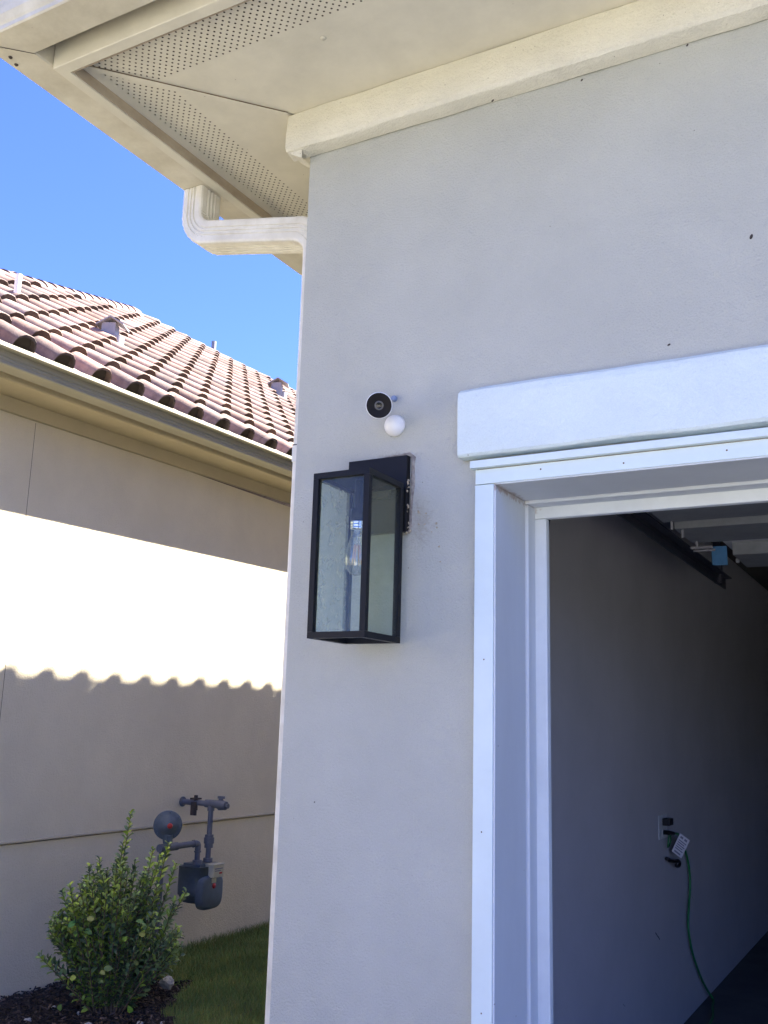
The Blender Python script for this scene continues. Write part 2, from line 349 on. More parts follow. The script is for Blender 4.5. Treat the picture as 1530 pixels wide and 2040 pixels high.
struct(sheet('planting_bed', M['soil'], -3.27, -1.9, -1.0, 2.75, -0.062))

# ============================================================ OUR HOUSE
H = thing('stucco_house', (0, 0, 0), 'greige stucco house with cream eaves and an open garage doorway, filling the right side', 'house')
XR, TOP = 6.4, 3.60
# front wall: pier, header, far pier in one skin with the opening left out; plus the side walls
b = MB()
def quad(b, *p): b.add(p, [(0, 1, 2, 3)])
OX0, OX1, OZ = 0.665, 5.6, 2.222; D = 0.30
def slab(b, x0, x1, z0, z1, nx=1, nz=1): 
    vs = []; 
    for j in range(nz + 1):
        for i in range(nx + 1): vs.append((x0 + (x1 - x0) * i / nx, 0, z0 + (z1 - z0) * j / nz))
    b.add(vs, [(j * (nx + 1) + i, j * (nx + 1) + i + 1, (j + 1) * (nx + 1) + i + 1, (j + 1) * (nx + 1) + i) for j in range(nz) for i in range(nx)])
slab(b, 0, OX0, -0.1, OZ); slab(b, OX1, XR, -0.1, OZ); slab(b, 0, OX0, OZ, TOP); slab(b, OX0, OX1, OZ, TOP); slab(b, OX1, XR, OZ, TOP)
quad(b, (OX0, 0, -.1), (OX0, D, -.1), (OX0, D, OZ), (OX0, 0, OZ)); quad(b, (OX1, 0, OZ), (OX1, D, OZ), (OX1, D, -.1), (OX1, 0, -.1))
quad(b, (OX0, 0, OZ), (OX0, D, OZ), (OX1, D, OZ), (OX1, 0, OZ))
quad(b, (0, 0, -.1), (0, 0, TOP), (0, 14, TOP), (0, 14, -.1)); quad(b, (XR, 0, -.1), (XR, 14, -.1), (XR, 14, TOP), (XR, 0, TOP))
b.build('wall', M['stucco'], H, bevel=0.007)
# garage interior
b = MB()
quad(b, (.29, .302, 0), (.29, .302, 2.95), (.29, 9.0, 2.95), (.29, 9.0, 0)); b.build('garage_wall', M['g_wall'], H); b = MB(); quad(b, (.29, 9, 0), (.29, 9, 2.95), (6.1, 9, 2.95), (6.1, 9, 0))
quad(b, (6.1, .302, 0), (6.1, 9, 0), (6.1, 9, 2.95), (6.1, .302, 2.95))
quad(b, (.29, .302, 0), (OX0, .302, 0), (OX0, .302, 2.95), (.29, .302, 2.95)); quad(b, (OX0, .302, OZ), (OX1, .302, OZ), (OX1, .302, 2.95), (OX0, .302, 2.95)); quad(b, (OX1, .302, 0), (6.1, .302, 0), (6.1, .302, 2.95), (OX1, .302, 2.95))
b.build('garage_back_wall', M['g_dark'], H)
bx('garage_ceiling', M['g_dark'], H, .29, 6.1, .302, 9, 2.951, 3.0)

# crown moulding along the top of the wall, wrapping the corner by its own depth
prof = [(-0.002, 3.393), (-0.03, 3.397), (-0.052, 3.402), (-0.060, 3.412), (-0.060, 3.46), (-0.058, 3.50), (-0.052, 3.5385), (-0.002, 3.5385)]
bar_x(prof, -0.062, XR, 130, 0.0032, sc=7).build('crown_moulding', M['cream_stucco'], H, bevel=0.004)
# short return at the corner, tucked under the moulding end
b = MB(); n = 8; vs = []
for i in range(n + 1):
    t = i / n; vs += [wob((-0.050 * (1 - t) ** .7 - 0.002, -0.045, 3.402 - 0.030 * t), 0.003, 14), wob((-0.050 * (1 - t) ** .7 - 0.002, 0.03, 3.402 - 0.030 * t), 0.003, 14)]
b.add(vs, [(2 * i, 2 * i + 1, 2 * i + 3, 2 * i + 2) for i in range(n)], None, True)
b.add([vs[2 * i] for i in range(n + 1)] + [(-0.002, -0.045, 3.402)], [tuple(range(n + 2))])
b.build('moulding_return', M['cream_stucco'], H)

# soffits: plain boards and perforated strips either side of a mitred cover strip
ZS = 3.54; XI, YI = -0.50, -0.575
def poly(name, m, pts, z, parent=H):
    b = MB(); b.add([(x, y, z) for x, y in pts], [tuple(range(len(pts)))]); return b.build(name, m, parent)
def mitre(o): return None
# miter runs from (XI,YI) towards the wall corner (0,0)-ish
def mit(t): return (XI + t * (0 - XI), YI + t * (0.0 - YI))
pA, pB, pC, pD = mit(0.0), mit(0.045), mit(0.33), mit(1.0)
# front run (bands parallel to x)
FX = XR + 0.4
poly('soffit', M['perf'], [(pB[0], pB[1]), (FX, pB[1]), (FX, pC[1]), (pC[0], pC[1])], ZS)
poly('soffit', M['cream_paint'], [(pC[0], pC[1]), (FX, pC[1]), (FX, pD[1] + .01), (pD[0], pD[1] + .01)], ZS)
poly('soffit', M['cream_paint'], [(pA[0], pA[1]), (FX, pA[1]), (FX, pB[1]), (pB[0], pB[1])], ZS)
# side run (bands parallel to y)
sB, sC, sD = XI + 0.035, XI + 0.19, 0.0
def ym(x): return YI + (x - XI) * (YI / XI) * 1.0 if False else YI + (x - XI) / (0 - XI) * (0 - YI)
EY = 4.75
poly('soffit', M['cream_paint'], [(XI, YI), (sB, ym(sB)), (sB, EY), (XI, EY)], ZS)
poly('soffit', M['perf'], [(sB, ym(sB)), (sC, ym(sC)), (sC, EY), (sB, EY)], ZS)
poly('soffit', M['cream_paint'], [(sC, ym(sC)), (sD, ym(sD)), (sD, EY), (sC, EY)], ZS)
# dark attic board above the perforations
bx('soffit_backing', M['tile_dark'], H, XI, FX, YI, -0.0, ZS + 0.05, ZS + 0.06)
bx('soffit_backing', M['tile_dark'], H, XI, 0, 0.001, EY, ZS + 0.05, ZS + 0.06)
# mitre cover strip: flat ribbon with a dark joint on its house side
b = MB(); d = Vector((0.5, 0.575, 0)).normalized(); s_ = Vector((d.y, -d.x, 0)); a0 = Vector((XI, YI, 0)) + d * 0.01; a1 = Vector((-0.055, -0.065, 0))
def ribbon(b, w0, w1, z0, z1):
    vs = [a0 + s_ * w0, a1 + s_ * w0, a1 + s_ * w1, a0 + s_ * w1]
    vs = [Vector((v.x, v.y, z)) for z in (z0, z1) for v in vs]
    b.add(vs, [(0, 1, 2, 3), (4, 7, 6, 5), (0, 4, 5, 1), (1, 5, 6, 2), (2, 6, 7, 3), (3, 7, 4, 0)])
ribbon(b, -0.017, 0.002, ZS - 0.006, ZS - 0.001); b.build('mitre_strip', M['cream_paint'], H)
b = MB(); ribbon(b, 0.002, 0.0042, ZS - 0.003, ZS - 0.0005); b.build('mitre_joint', M['joint'], H)
# caulk line, nail heads and small dirt spots on the trim and wall
bx('caulk_line', M['joint'], H, 0.618, 5.64, -0.0287, -0.0283, 2.2609, 2.2622)
for (x, z) in ((0.80, 2.245), (1.02, 2.238), (1.27, 2.243)):
    b = MB(); b.lathe([(0, .0006), (.0022, .0005), (.0024, 0)], (x, -0.0281, z), (0, -1, 0), 10); b.build('nail_head', M['joint'], H)
for (x, z) in ((0.638, 0.9), (0.64, 1.75), (0.636, 1.32)):
    b = MB(); b.lathe([(0, .0006), (.0018, .0005), (.002, 0)], (x, -0.0261, z), (0, -1, 0), 10); b.build('nail_head', M['joint'], H)
for (x, z, w, h) in ((1.349, 2.796, .004, .007), (1.137, 2.545, .004, .003), (0.118, 1.36, .002, .002), (0.66, 3.38, .004, .004), (0.93, 3.36, .003, .004), (1.22, 3.37, .003, .004)):
    y = -0.001 if z < 3.3 else -0.0285
    b = MB(); b.lathe([(0, .002), (w * .8, .0012), (w, 0)], (x, y, z), (0, -1, 0.0), 9)
    for i in range(len(b.v)): b.v[i] = (b.v[i][0] + (b.v[i][2] - z) * .4, b.v[i][1], z + (b.v[i][2] - z) * h / w)
    b.build('dirt_spot', M['rust'], H)
# round screw patch on the plain board
b = MB(); b.lathe([(0, 0.0), (.008, .0), (.009, .002)], (0.245, -0.315, ZS - 0.003), (0, 0, 1), 20); b.build('screw_patch', M['cream_paint'], H)

def eave_sweep(name, m, prof, xin, yin, parent=H, xe=FX, ye=EY, amp=0.0, mb=False):
    """closed (u,z) outline swept along front eave and round the corner to the side eave"""
    b = MB(); k = len(prof); path = []
    for i in range(0, 60):
        path.append(('f', xe + (-xin - xe) * i / 60))
    path.append(('c', 0))
    for i in range(1, 41): path.append(('s', -yin + (ye + yin) * i / 40))
    vs = []
    for kind, t in path:
        for (u, z) in prof:
            if kind == 'f': p = Vector((t, -yin - u, z))
            elif kind == 'c': p = Vector((-xin - u, -yin - u, z))
            else: p = Vector((-xin - u, t, z))
            if kind == 's' and p.y < -yin - u: p.y = -yin - u
            if amp: p += noise.noise_vector(p * 3.1) * amp
            vs.append(p)
    n = len(path)
    fs = [(i * k + j, (i + 1) * k + j, (i + 1) * k + (j + 1) % k, i * k + (j + 1) % k) for i in range(n - 1) for j in range(k)]
    fs += [tuple(range(k)), tuple((n - 1) * k + j for j in range(k))[::-1]]
    b.add(vs, fs); return b.build(name, m, parent, bevel=0.0 if not mb else mb)
eave_sweep('fascia', M['cream_paint'], [(0, 3.502), (0.0, 3.73), (0.038, 3.73), (0.038, 3.502)], 0.502, 0.577, amp=0.0022, mb=0.003)
eave_sweep('fascia_liner', M['liner'], [(-0.004, 3.5045), (-0.004, 3.5385), (0.0, 3.5385), (0.0, 3.5045)], 0.4995, 0.5745, amp=0.0008)  # thin board giving the fascia's inner face a darker, browner tone
# ogee gutter: trough outline
gp = [(0, 3.64), (0, 3.520), (.004, 3.516), (.113, 3.516), (.118, 3.520), (.119, 3.532), (.124, 3.538), (.135, 3.555), (.139, 3.575), (.137, 3.597), (.143, 3.610), (.158, 3.618), (.160, 3.640), (.146, 3.640), (.145, 3.622), (.132, 3.612), (.128, 3.59), (.128, 3.572), (.118, 3.552), (.108, 3.528), (.008, 3.528), (.004, 3.64)]
g_ = eave_sweep('gutter', M['gutter_paint'], gp, 0.545, 0.677, amp=0.0014)
bx('gutter_backing', M['tile_dark'], H, -0.544, FX, -0.676, -0.6185, 3.60, 3.72)
# joint lines and rivets at the gutter corner
b = MB()
b.add([(-0.545, -0.677, 3.5152), (-0.664, -0.796, 3.5152), (-0.6665, -0.7935, 3.5152), (-0.5475, -0.6745, 3.5152)], [(0, 1, 2, 3)]); b.build('gutter_joint', M['rust'], g_)
for (x, y) in ((-0.628, -0.700), (-0.640, -0.668)):
    b = MB(); b.lathe([(0, -.004), (.004, -.0035), (.006, -.001), (.0065, .001)], (x, y, 3.5157), (0, 0, 1), 12); b.build('rivet', M['rust'], g_)

# downspout: a ribbed rectangular tube with two elbows
def rect_sweep(name, m, pts, ws, y0, y1, parent):
    b = MB(); rings = []
    P_ = [Vector((p[0], 0, p[1])) for p in pts]
    for i, p in enumerate(P_):
        d = (P_[min(i + 1, len(P_) - 1)] - P_[max(i - 1, 0)]).normalized(); nn = Vector((d.z, 0, -d.x))
        w = ws[i]; ring = []
        # outline: (a across nn, y) with rounded corners and ribs on the four sides
        out = []
        hw = w / 2; hy = (y1 - y0) / 2; cy = (y0 + y1) / 2; c = 0.010
        def side(ax, ay, bx_, by, ox, oy):
            for q, h in ((0.0, 0), (.26, 0), (.29, 1), (.35, 1), (.38, 0), (.46, 0), (.49, 1), (.55, 1), (.58, 0), (.66, 0), (.69, 1), (.75, 1), (.78, 0), (1.0, 0)):
                out.append((ax + (bx_ - ax) * q - ox * 0.0048 * h, ay + (by - ay) * q - oy * 0.0048 * h))
        side(-hw + c, -hy, hw - c, -hy, 0, -1); out.append((hw - c * .3, -hy + c * .3))
        side(hw, -hy + c, hw, hy - c, 1, 0); out.append((hw - c * .3, hy - c * .3))
        side(hw - c, hy, -hw + c, hy, 0, 1); out.append((-hw + c * .3, hy - c * .3))
        side(-hw, hy - c, -hw, -hy + c, -1, 0); out.append((-hw + c * .3, -hy + c * .3))
        k = len(out)
        rings.append([p + nn * a + Vector((0, cy + yy, 0)) for a, yy in out])
    vs = [v for r in rings for v in r]
    fs = [(i * k + j, i * k + (j + 1) % k, (i + 1) * k + (j + 1) % k, (i + 1) * k + j) for i in range(len(rings) - 1) for j in range(k)]
    b.add(vs, fs); return b.build(name, m, parent)
def arc(cx, cz, r, a0, a1, n): return [(cx + r * math.cos(math.radians(a0 + (a1 - a0) * i / n)), cz + r * math.sin(math.radians(a0 + (a1 - a0) * i / n))) for i in range(n + 1)]
Y0, Y1 = 0.125, 0.240
p1 = [(-0.612, 3.515), (-0.612, 3.44)] + arc(-0.515, 3.413, 0.097, 180, 258, 14) 
p1 += [(-0.40, 3.291), (-0.30, 3.2705), (-0.20, 3.250), (-0.145, 3.238)]
p2 = arc(-0.157, 3.138, 0.101, 82, 4, 14)
pts = p1 + p2 + [(-0.0575, 3.02), (-0.0595, 2.0), (-0.0620, 1.0), (-0.0645, 0.02)]
ws = []
for i, p in enumerate(pts):
    w = 0.092
    if 2 <= i <= 16 and i % 2: w = 0.0955
    if len(p1) <= i < len(p1) + 15 and i % 2: w = 0.0955
    ws.append(w)
ds = rect_sweep('downspout', M['spout_paint'], pts, ws, Y0, Y1, H)
b = MB(); b.box(-0.103, -0.008, Y0 - 0.003, Y1 + .003, 2.455, 2.458); b.build('seam', M['rust'], ds)
b = MB(); b.box(-0.1025, -0.0085, Y0 - 0.0024, Y1 + .0024, 2.40, 2.4545); b.build('coupling', M['spout_paint'], ds)

# stucco lintel band above the doorway
lp = [(-.002, 2.298), (-.044, 2.298), (-.050, 2.306), (-.052, 2.33), (-.052, 2.40), (-.052, 2.462), (-.048, 2.482), (-.034, 2.494), (-.002, 2.502)]
bar_x(lp, 0.567, 5.72, 100, 0.0034, sc=6).build('lintel', M['white_stucco'], H, bevel=0.004, bang=50)
# door casing
bx('drip_cap', M['white_paint'], H, 0.604, 5.66, -0.046, -0.001, 2.263, 2.2835, bevel=0.0015)
bx('door_casing', M['white_paint'], H, 0.613, 5.655, -0.028, -0.0012, 2.2205, 2.2625, bevel=0.0015)
bx('door_casing', M['white_paint'], H, 0.611, 0.6655, -0.026, -0.0012, -0.03, 2.2190, bevel=0.0015)
bx('door_casing', M['white_paint'], H, 5.6, 5.655, -0.026, -0.0012, -0.03, 2.2190, bevel=0.0015)
# reveal lining, bead and stop
def ushape(name, m, t0, t1, y0, y1, bev=0.002, zb=0.0):
    bx(name, m, H, OX0 + t0, OX0 + t1, y0, y1, zb, OZ - t1, bevel=bev)
    bx(name, m, H, OX1 - t1, OX1 - t0, y0, y1, zb, OZ - t1, bevel=bev)
    bx(name, m, H, OX0 + t0, OX1 - t0, y0, y1, OZ - t1 + 0.0008, OZ - t0, bevel=bev)
ushape('door_jamb', M['jamb_paint'], 0.001, 0.0065, -0.0245, 0.193)
ushape('door_bead', M['jamb_paint'], 0.001, 0.0155, 0.1945, 0.2515, 0.004)
ushape('door_stop', M['stop_paint'], 0.001, 0.048, 0.2525, 0.279, 0.003)

# open sectional door under the ceiling
DOOR = MB(); DOOR.box(0.80, 5.5, 0.75, 3.25, 2.50, 2.53); DOOR = DOOR.build('garage_door', M['door_panel'], H, bevel=0.002)
def strut(y0, y1, xa):
    b = MB(); b.box(xa, 5.5, y0, y1, 2.435, 2.4985); b.build('door_strut', M['door_frame'], DOOR, bevel=0.003)
strut(0.95, 1.17, 0.72); strut(1.27, 1.68, 0.715); strut(1.83, 2.19, 0.727); strut(2.57, 2.98, 0.84)
for (x0, x1) in ((0.72, 0.80),):
    for (y0, y1) in ((1.68, 1.83), (2.19, 2.40)):
        b = MB(); b.box(x0, x1 + .02, y0, y1, 2.475, 2.4985); b.build('door_stile', M['door_frame'], DOOR)
for y in (1.30, 1.66, 1.86, 2.15, 2.60):
    b = MB(); b.tube([(0.755, y, 2.40), (0.755, y, 2.436)], 0.006, 8); b.build('hinge_bolt', M['galv'], DOOR)
b = MB(); b.tube([(0.70, 2.28, 2.43), (0.80, 2.28, 2.43)], 0.008, 8); b.tube([(0.70, 2.34, 2.425), (0.80, 2.34, 2.425)], 0.006, 8); b.build('roller_rod', M['galv'], DOOR)
b = MB(); b.box(-0.036, 0.036, -0.004, 0.004, -0.055, 0.045); 
bo = b.build('corner_bracket', M['bracket_blue'], None, bevel=0.004); bo.parent = DOOR; bo.location = (0.790, 2.50, 2.428); bo.rotation_euler = (math.radians(-12), 0, math.radians(14))
b = MB(); b.tube([(0.83, 2.72, 2.43), (0.845, 2.72, 2.43)], 0.012, 10); b.build('roller', M['galv'], DOOR)
# track: vertical, curved, horizontal
b = MB(); tp = [(0.345, 0.05 + 0.1 * i) for i in range(19)]
path = [(0.345, 0.03), (0.345, 1.0), (0.345, 2.0)] + [(0.345 + 0.40 * (1 - math.cos(t)), 2.05 + 0.40 * math.sin(t)) for t in [math.pi / 2 * i / 10 for i in range(1, 11)]] + [(3.45, 2.45)]
def strip(b, path, x0, x1, dh):
    k = len(path); vs = []
    for i, p in enumerate(path):
        a = path[max(0, i - 1)]; c = path[min(k - 1, i + 1)]; dy, dz = c[0] - a[0], c[1] - a[1]; l = math.hypot(dy, dz); ny, nz = -dz / l, dy / l
        for x, h in ((x0, -dh), (x1, -dh), (x1, dh), (x0, dh)): vs.append((x, p[0] + ny * h, p[1] + nz * h))
    fs = [(4 * i + j, 4 * i + (j + 1) % 4, 4 * i + 4 + (j + 1) % 4, 4 * i + 4 + j) for i in range(k - 1) for j in range(4)] + [(0, 1, 2, 3), (4 * k - 1, 4 * k - 2, 4 * k - 3, 4 * k - 4)]
    b.add(vs, fs)
strip(b, path, 0.640, 0.647, 0.026); strip(b, path, 0.647, 0.682, 0.003)
b.build('door_track', M['track'], H)
b = MB(); b.box(0.57, 0.639, 0.80, 3.40, 2.452, 2.462); b.box(0.630, 0.639, 0.80, 3.50, 2.395, 2.4515)
b.box(0.62, 0.66, 3.25, 3.30, 2.40, 2.95); b.build('track_angle', M['track'], H)
# scuff mark on the garage wall
b = MB(); b.add([wob((0.2915, 3.02 + 0.022 * i, 0.56 - 0.012 * i + (0.006 if k else -0.004)), .006, 30) for i in range(5) for k in (0, 1)], [(2 * i, 2 * i + 1, 2 * i + 3, 2 * i + 2) for i in range(4)])
for v in range(len(b.v)): b.v[v] = (0.2915, b.v[v][1], b.v[v][2])
b.build('scuff_mark', M['track'], H)

for (y, z, l) in ((3.9, .62, .05), (2.4, .35, .035), (4.6, 1.4, .04)):
    b = MB(); b.add([(.2915, y, z), (.2915, y + l, z - l * .5), (.2915, y + l, z - l * .5 + .004), (.2915, y, z + .006)], [(0, 1, 2, 3)]); b.build('scuff_mark', M['door_frame'], H)
# roofs of our house (mostly above the frame, they cast the shadows)
PH = 0.55
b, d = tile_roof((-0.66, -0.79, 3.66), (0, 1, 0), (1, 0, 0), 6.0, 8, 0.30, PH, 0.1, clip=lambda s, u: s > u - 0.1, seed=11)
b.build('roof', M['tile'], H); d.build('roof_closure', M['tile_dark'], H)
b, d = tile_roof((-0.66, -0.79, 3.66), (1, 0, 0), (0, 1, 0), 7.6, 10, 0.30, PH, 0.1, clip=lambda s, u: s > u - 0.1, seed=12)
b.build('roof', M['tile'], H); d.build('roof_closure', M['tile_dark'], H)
cap_row((-0.66, -0.79, 3.70), (1.9, 1.8, 3.70 + PH * 2.58), 0.28, seed=5).build('roof_ridge', M['tile'], H)
b = MB(); z0 = 3.655
b.add([(-0.64, -0.77, z0), (6.9, -0.77, z0), (6.9, 4.75, z0 + PH * 5.5), (4.88, 4.75, z0 + PH * 5.5)], [(0, 1, 2, 3)])
b.add([(-0.64, -0.77, z0), (4.88, 4.75, z0 + PH * 5.5), (-0.64, 4.75, z0)], [(0, 1, 2)]); b.build('roof_deck', M['tile_dark'], H)
# added upper storey, out of view: its tile eave casts the scalloped wall shadow
ZH = 6.02
b = MB(); b.box(0, 9.0, 3.1, 13.0, 3.0, ZH); b.build('added_upper_wall', M['stucco'], H)
bx('added_upper_soffit', M['cream_paint'], H, -0.56, 9.4, 2.65, 13.3, ZH + 0.001, ZH + 0.09)
b, d = tile_roof((-0.60, 2.60, 6.165), (0, 1, 0), (1, 0, 0), 10.7, 14, 0.30, PH, (2.054 + KY * 2.67 - 2.60) % 0.2998, slope=0.013, seed=13, period=0.2998, hw=0.070, rh=0.026)
b.build('added_upper_roof', M['tile'], H); d.build('roof_closure', M['tile_dark'], H)
b = MB(); b.add([(-0.58, 2.62, 6.115), (-0.58, 13.3, 6.235), (4.4, 13.3, 6.1 + PH * 5), (4.4, 2.62, 6.1 + PH * 5)], [(0, 1, 2, 3)])
b.add([(4.4, 2.62, 6.1 + PH * 5), (4.4, 13.3, 6.1 + PH * 5), (9.4, 13.3, 6.11), (9.4, 2.62, 6.11)], [(0, 1, 2, 3)])
b.add([(-0.58, 2.62, 6.11), (4.4, 2.62, 6.1 + PH * 5), (9.4, 2.62, 6.11)], [(0, 1, 2)]); b.build('roof_deck', M['tile_dark'], H)

# ============================================================ NEIGHBOUR'S HOUSE
N_ = thing('neighbour_house', (-3.27, 3, -0.05), 'tan stucco house with a red clay tile roof across the side yard', 'house')
XW = -3.27; SL = 0.020
def zt(y, z): return z + SL * (y - 1.1)
def run_y(name, m, prof, y0=-4.0, y1=14.0, parent=N_, sl=True, amp=0, n=40, bevel=0):
    b = MB(); k = len(prof); vs = []
    for i in range(n + 1):
        y = y0 + (y1 - y0) * i / n
        for (x, z) in prof:
            p = Vector((x, y, zt(y, z) if sl else z))
            if amp: p += noise.noise_vector(p * 2.5) * amp
            vs.append(p)
    fs = [(i * k + j, (i + 1) * k + j, (i + 1) * k + (j + 1) % k, i * k + (j + 1) % k) for i in range(n) for j in range(k)]
    fs += [tuple(range(k)), tuple(n * k + j for j in range(k))[::-1]]
    b.add(vs, fs); return b.build(name, m, parent, bevel=bevel)
nw = run_y('wall', M['n_wall'], [(XW, 0.825), (XW, 3.45), (XW - .3, 3.45), (XW - .3, 0.825)], sl=False)
run_y('wall_base', M['n_wall'], [(XW - .006, -0.2), (XW - .006, 0.808), (XW - .04, 0.809), (XW - .04, 0.8245), (XW - .3, 0.8245), (XW - .3, -0.2)], sl=False, bevel=0)
for ya in (-3.99, 13.7): bx('end_wall', M['n_wall'], N_, XW - 9, XW - .3, ya, ya + .29, -.2, 3.6)
run_y('drip_screed', M['n_trim'], [(XW + .0005, 0.819), (XW + .009, 0.817), (XW + .009, 0.8235), (XW + .0005, 0.829)], sl=False)
# crack-like control joints
for (y, za, zb) in ((1.768, 2.2, 3.41), (1.735, 1.2, 1.87)):
    b = MB(); b.box(XW - .001, XW + .0012, y - 0.0013, y + 0.0013, za, zb); b.build('control_joint', M['joint'], nw)
run_y('frieze', M['n_trim'], [(XW + .0005, 3.405), (XW + .028, 3.407), (XW + .030, 3.4995), (XW + .0005, 3.4995)], bevel=0.003)
run_y('soffit', M['n_trim'], [(XW - .2, 3.50), (-2.99, 3.50), (-2.985, 3.51), (-2.985, 3.62), (XW - .2, 3.62)], bevel=0.003)
run_y('eave_board', M['n_trim'], [(-2.984, 3.585), (-2.945, 3.585), (-2.945, 3.66), (-2.984, 3.66)])
run_y('gutter', M['n_gutter'], [(-2.943, 3.60), (-2.943, 3.520), (-2.835, 3.520), (-2.826, 3.524), (-2.824, 3.535), (-2.832, 3.541), (-2.825, 3.552), (-2.828, 3.562), (-2.820, 3.568), (-2.818, 3.60), (-2.80, 3.598), (-2.771, 3.598), (-2.768, 3.602), (-2.768, 3.622), (-2.772, 3.626), (-2.80, 3.626), (-2.83, 3.612), (-2.838, 3.56), (-2.845, 3.53), (-2.935, 3.53), (-2.938, 3.60)])
# roof plane
PN = 0.690; ez = 3.60
Y_A = -2.0
ap = Vector((-6.931, 6.287, 6.624)); hp = Vector((-5.126, 2.892, 5.321))
def nclip(s, u):
    y = Y_A + s; x = -2.80 - u
    if u > 4.15: return False
    # hip line in plan from ap to hp, continued
    yl = ap.y + (x - ap.x) * (hp.y - ap.y) / (hp.x - ap.x)
    return y > yl
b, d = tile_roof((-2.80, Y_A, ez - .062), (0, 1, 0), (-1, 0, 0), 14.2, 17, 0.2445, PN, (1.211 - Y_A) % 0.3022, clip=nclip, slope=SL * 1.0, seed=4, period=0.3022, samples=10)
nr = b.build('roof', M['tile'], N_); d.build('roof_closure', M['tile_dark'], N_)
b = MB(); e0 = ez - .075
def rp(x, y): return (x, y, e0 + PN * (-2.80 - x) + SL * (y - Y_A))
b.add([rp(-2.83, -2.0), rp(-2.83, 12.3), rp(-6.93, 12.3), rp(ap.x, ap.y)], [(0, 1, 2, 3)])
b.add([rp(-6.93, 12.3), (-11, 12.3, 3.5), (-11, 4, 3.5), rp(ap.x, ap.y)], [(0, 1, 2, 3)])
b.add([rp(-2.83, -2.0), rp(ap.x, ap.y), (-11, 4, 3.5), (-9, -2, 3.4)], [(0, 1, 2, 3)])
b.build('roof_deck', M['tile'], N_)
nz = lambda x, y: 3.6 - .062 + PN * (-2.80 - x) + SL * (y - Y_A)
top = Vector((ap.x, ap.y, nz(ap.x, ap.y) + .03)); end = Vector((ap.x, 12.3, nz(ap.x, 12.3) - .09))
cap_row(hp + (hp - ap) * 0.9 + Vector((0, 0, nz(hp.x, hp.y) - hp.z - .05)), top + Vector((0, 0, .03)), 0.27, r=0.115, seed=8, tall=1.0, lift=0.010).build('hip_cap', M['tile'], N_)
cap_row(end, top, 0.285, r=0.11, seed=9).build('roof_ridge', M['tile'], N_)
# roof vents
def vent(x, y, s=1.0):
    z = nz(x, y); mt = Matrix.Translation((x, y, z)) @ Matrix.Rotation(math.radians(28), 4, 'Z')
    v = MB(); v.box(-.075 * s, .04 * s, -.055 * s, .055 * s, -.08, .235 * s, mt)
    o = len(v.v); v.tube([(.045 * s, .01, -.10), (.045 * s, .01, .13 * s)], .055 * s, 20); v.v[o:] = [tuple(mt @ Vector(p)) for p in v.v[o:]]
    v = v.build('roof_vent', M['galv'], N_)
    h = MB(); w = .115 * s; e = .085 * s; zb, zp = .215 * s, .285 * s
    top_ = [(-w, -e, zb), (0, -e, zp), (w, -e, zb), (w, e, zb), (0, e, zp), (-w, e, zb)]
    low = [(a, c, d_ - .012) for a, c, d_ in top_]
    h.add([mt @ Vector(p) for p in top_ + low], [(0, 1, 4, 5), (1, 2, 3, 4), (6, 11, 10, 7), (7, 10, 9, 8), (0, 6, 7, 1), (1, 7, 8, 2), (3, 9, 10, 4), (4, 10, 11, 5), (0, 5, 11, 6), (2, 8, 9, 3)])
    h.build('vent_hood', M['galv'], v)
    f_ = MB(); q = [(-.08, -.10), (.15, -.10), (.15, .10), (-.08, .10)]
    f_.add([(x + a * s, y + c * s, nz(x + a * s, y + c * s) + .085) for a, c in q], [(0, 1, 2, 3)]); f_.build('vent_flashing', M['galv'], v)
vent(-4.07, 3.12, 1.0); vent(-5.48, 7.42, 1.15)
b = MB(); b.tube([(-4.0, 2.09, nz(-4.0, 2.09)), (-4.0, 2.09, nz(-4.0, 2.09) + .29)], 0.024, 14); b.build('vent_pipe', M['white_pvc'], N_)
b = MB(); b.tube([(-7.05, 7.95, nz(-7, 7.95)), (-7.05, 7.95, nz(-7, 7.95) + .26)], 0.035, 12); b.build('vent_pipe', M['galv'], N_)

# ============================================================ WALL LANTERN
Lx0, Lx1, Ly0, Ly1, Lz0, Lz1 = 0.224, 0.400, -0.235, -0.042, 1.794, 2.242
LN = thing('wall_lantern', (0.306, 0, 2.11), 'tall black box lantern with clear glass panes fixed to the greige wall', 'lantern')
t = 0.0165
b = MB(); b.box(0.205, 0.3985, -0.024, -0.001, 2.108, 2.330); bp_ = b.build('backplate', M['black_metal'], LN, bevel=0.0015)
b = MB(); b.box(0.262, 0.350, -0.043, -0.0245, 2.205, 2.238); b.build('arm', M['black_metal'], LN, bevel=0.001)
b = MB()
for x in (Lx0, Lx1 - t):
    for y in (Ly0, Ly1 - t): b.box(x, x + t, y, y + t, Lz0 + t + .0005, Lz1 - t - .0005)
for z in (Lz0, Lz1 - t):
    b.box(Lx0, Lx1, Ly0, Ly0 + t, z, z + t); b.box(Lx0, Lx1, Ly1 - t, Ly1, z, z + t)
    b.box(Lx0, Lx0 + t, Ly0 + t + .0003, Ly1 - t - .0003, z, z + t); b.box(Lx1 - t, Lx1, Ly0 + t + .0003, Ly1 - t - .0003, z, z + t)
b.build('frame', M['black_metal'], LN)
b = MB(); b.box(Lx0 + t + .0003, Lx1 - t - .0003, Ly0 + t + .0003, Ly1 - t - .0003, Lz1 - .006, Lz1 - .001); b.build('top_plate', M['black_metal'], LN)
def pane(a, m):
    b = MB(); b.box(*a); b.build('glass_pane', m, LN)
pane((Lx0 + t, Lx1 - t, Ly0 + .0095, Ly0 + .0110, Lz0 + t, Lz1 - t), M['pane'])
pane((Lx0 + .0075, Lx0 + .0090, Ly0 + t, Ly1 - t, Lz0 + t, Lz1 - t), M['pane_dusty'])
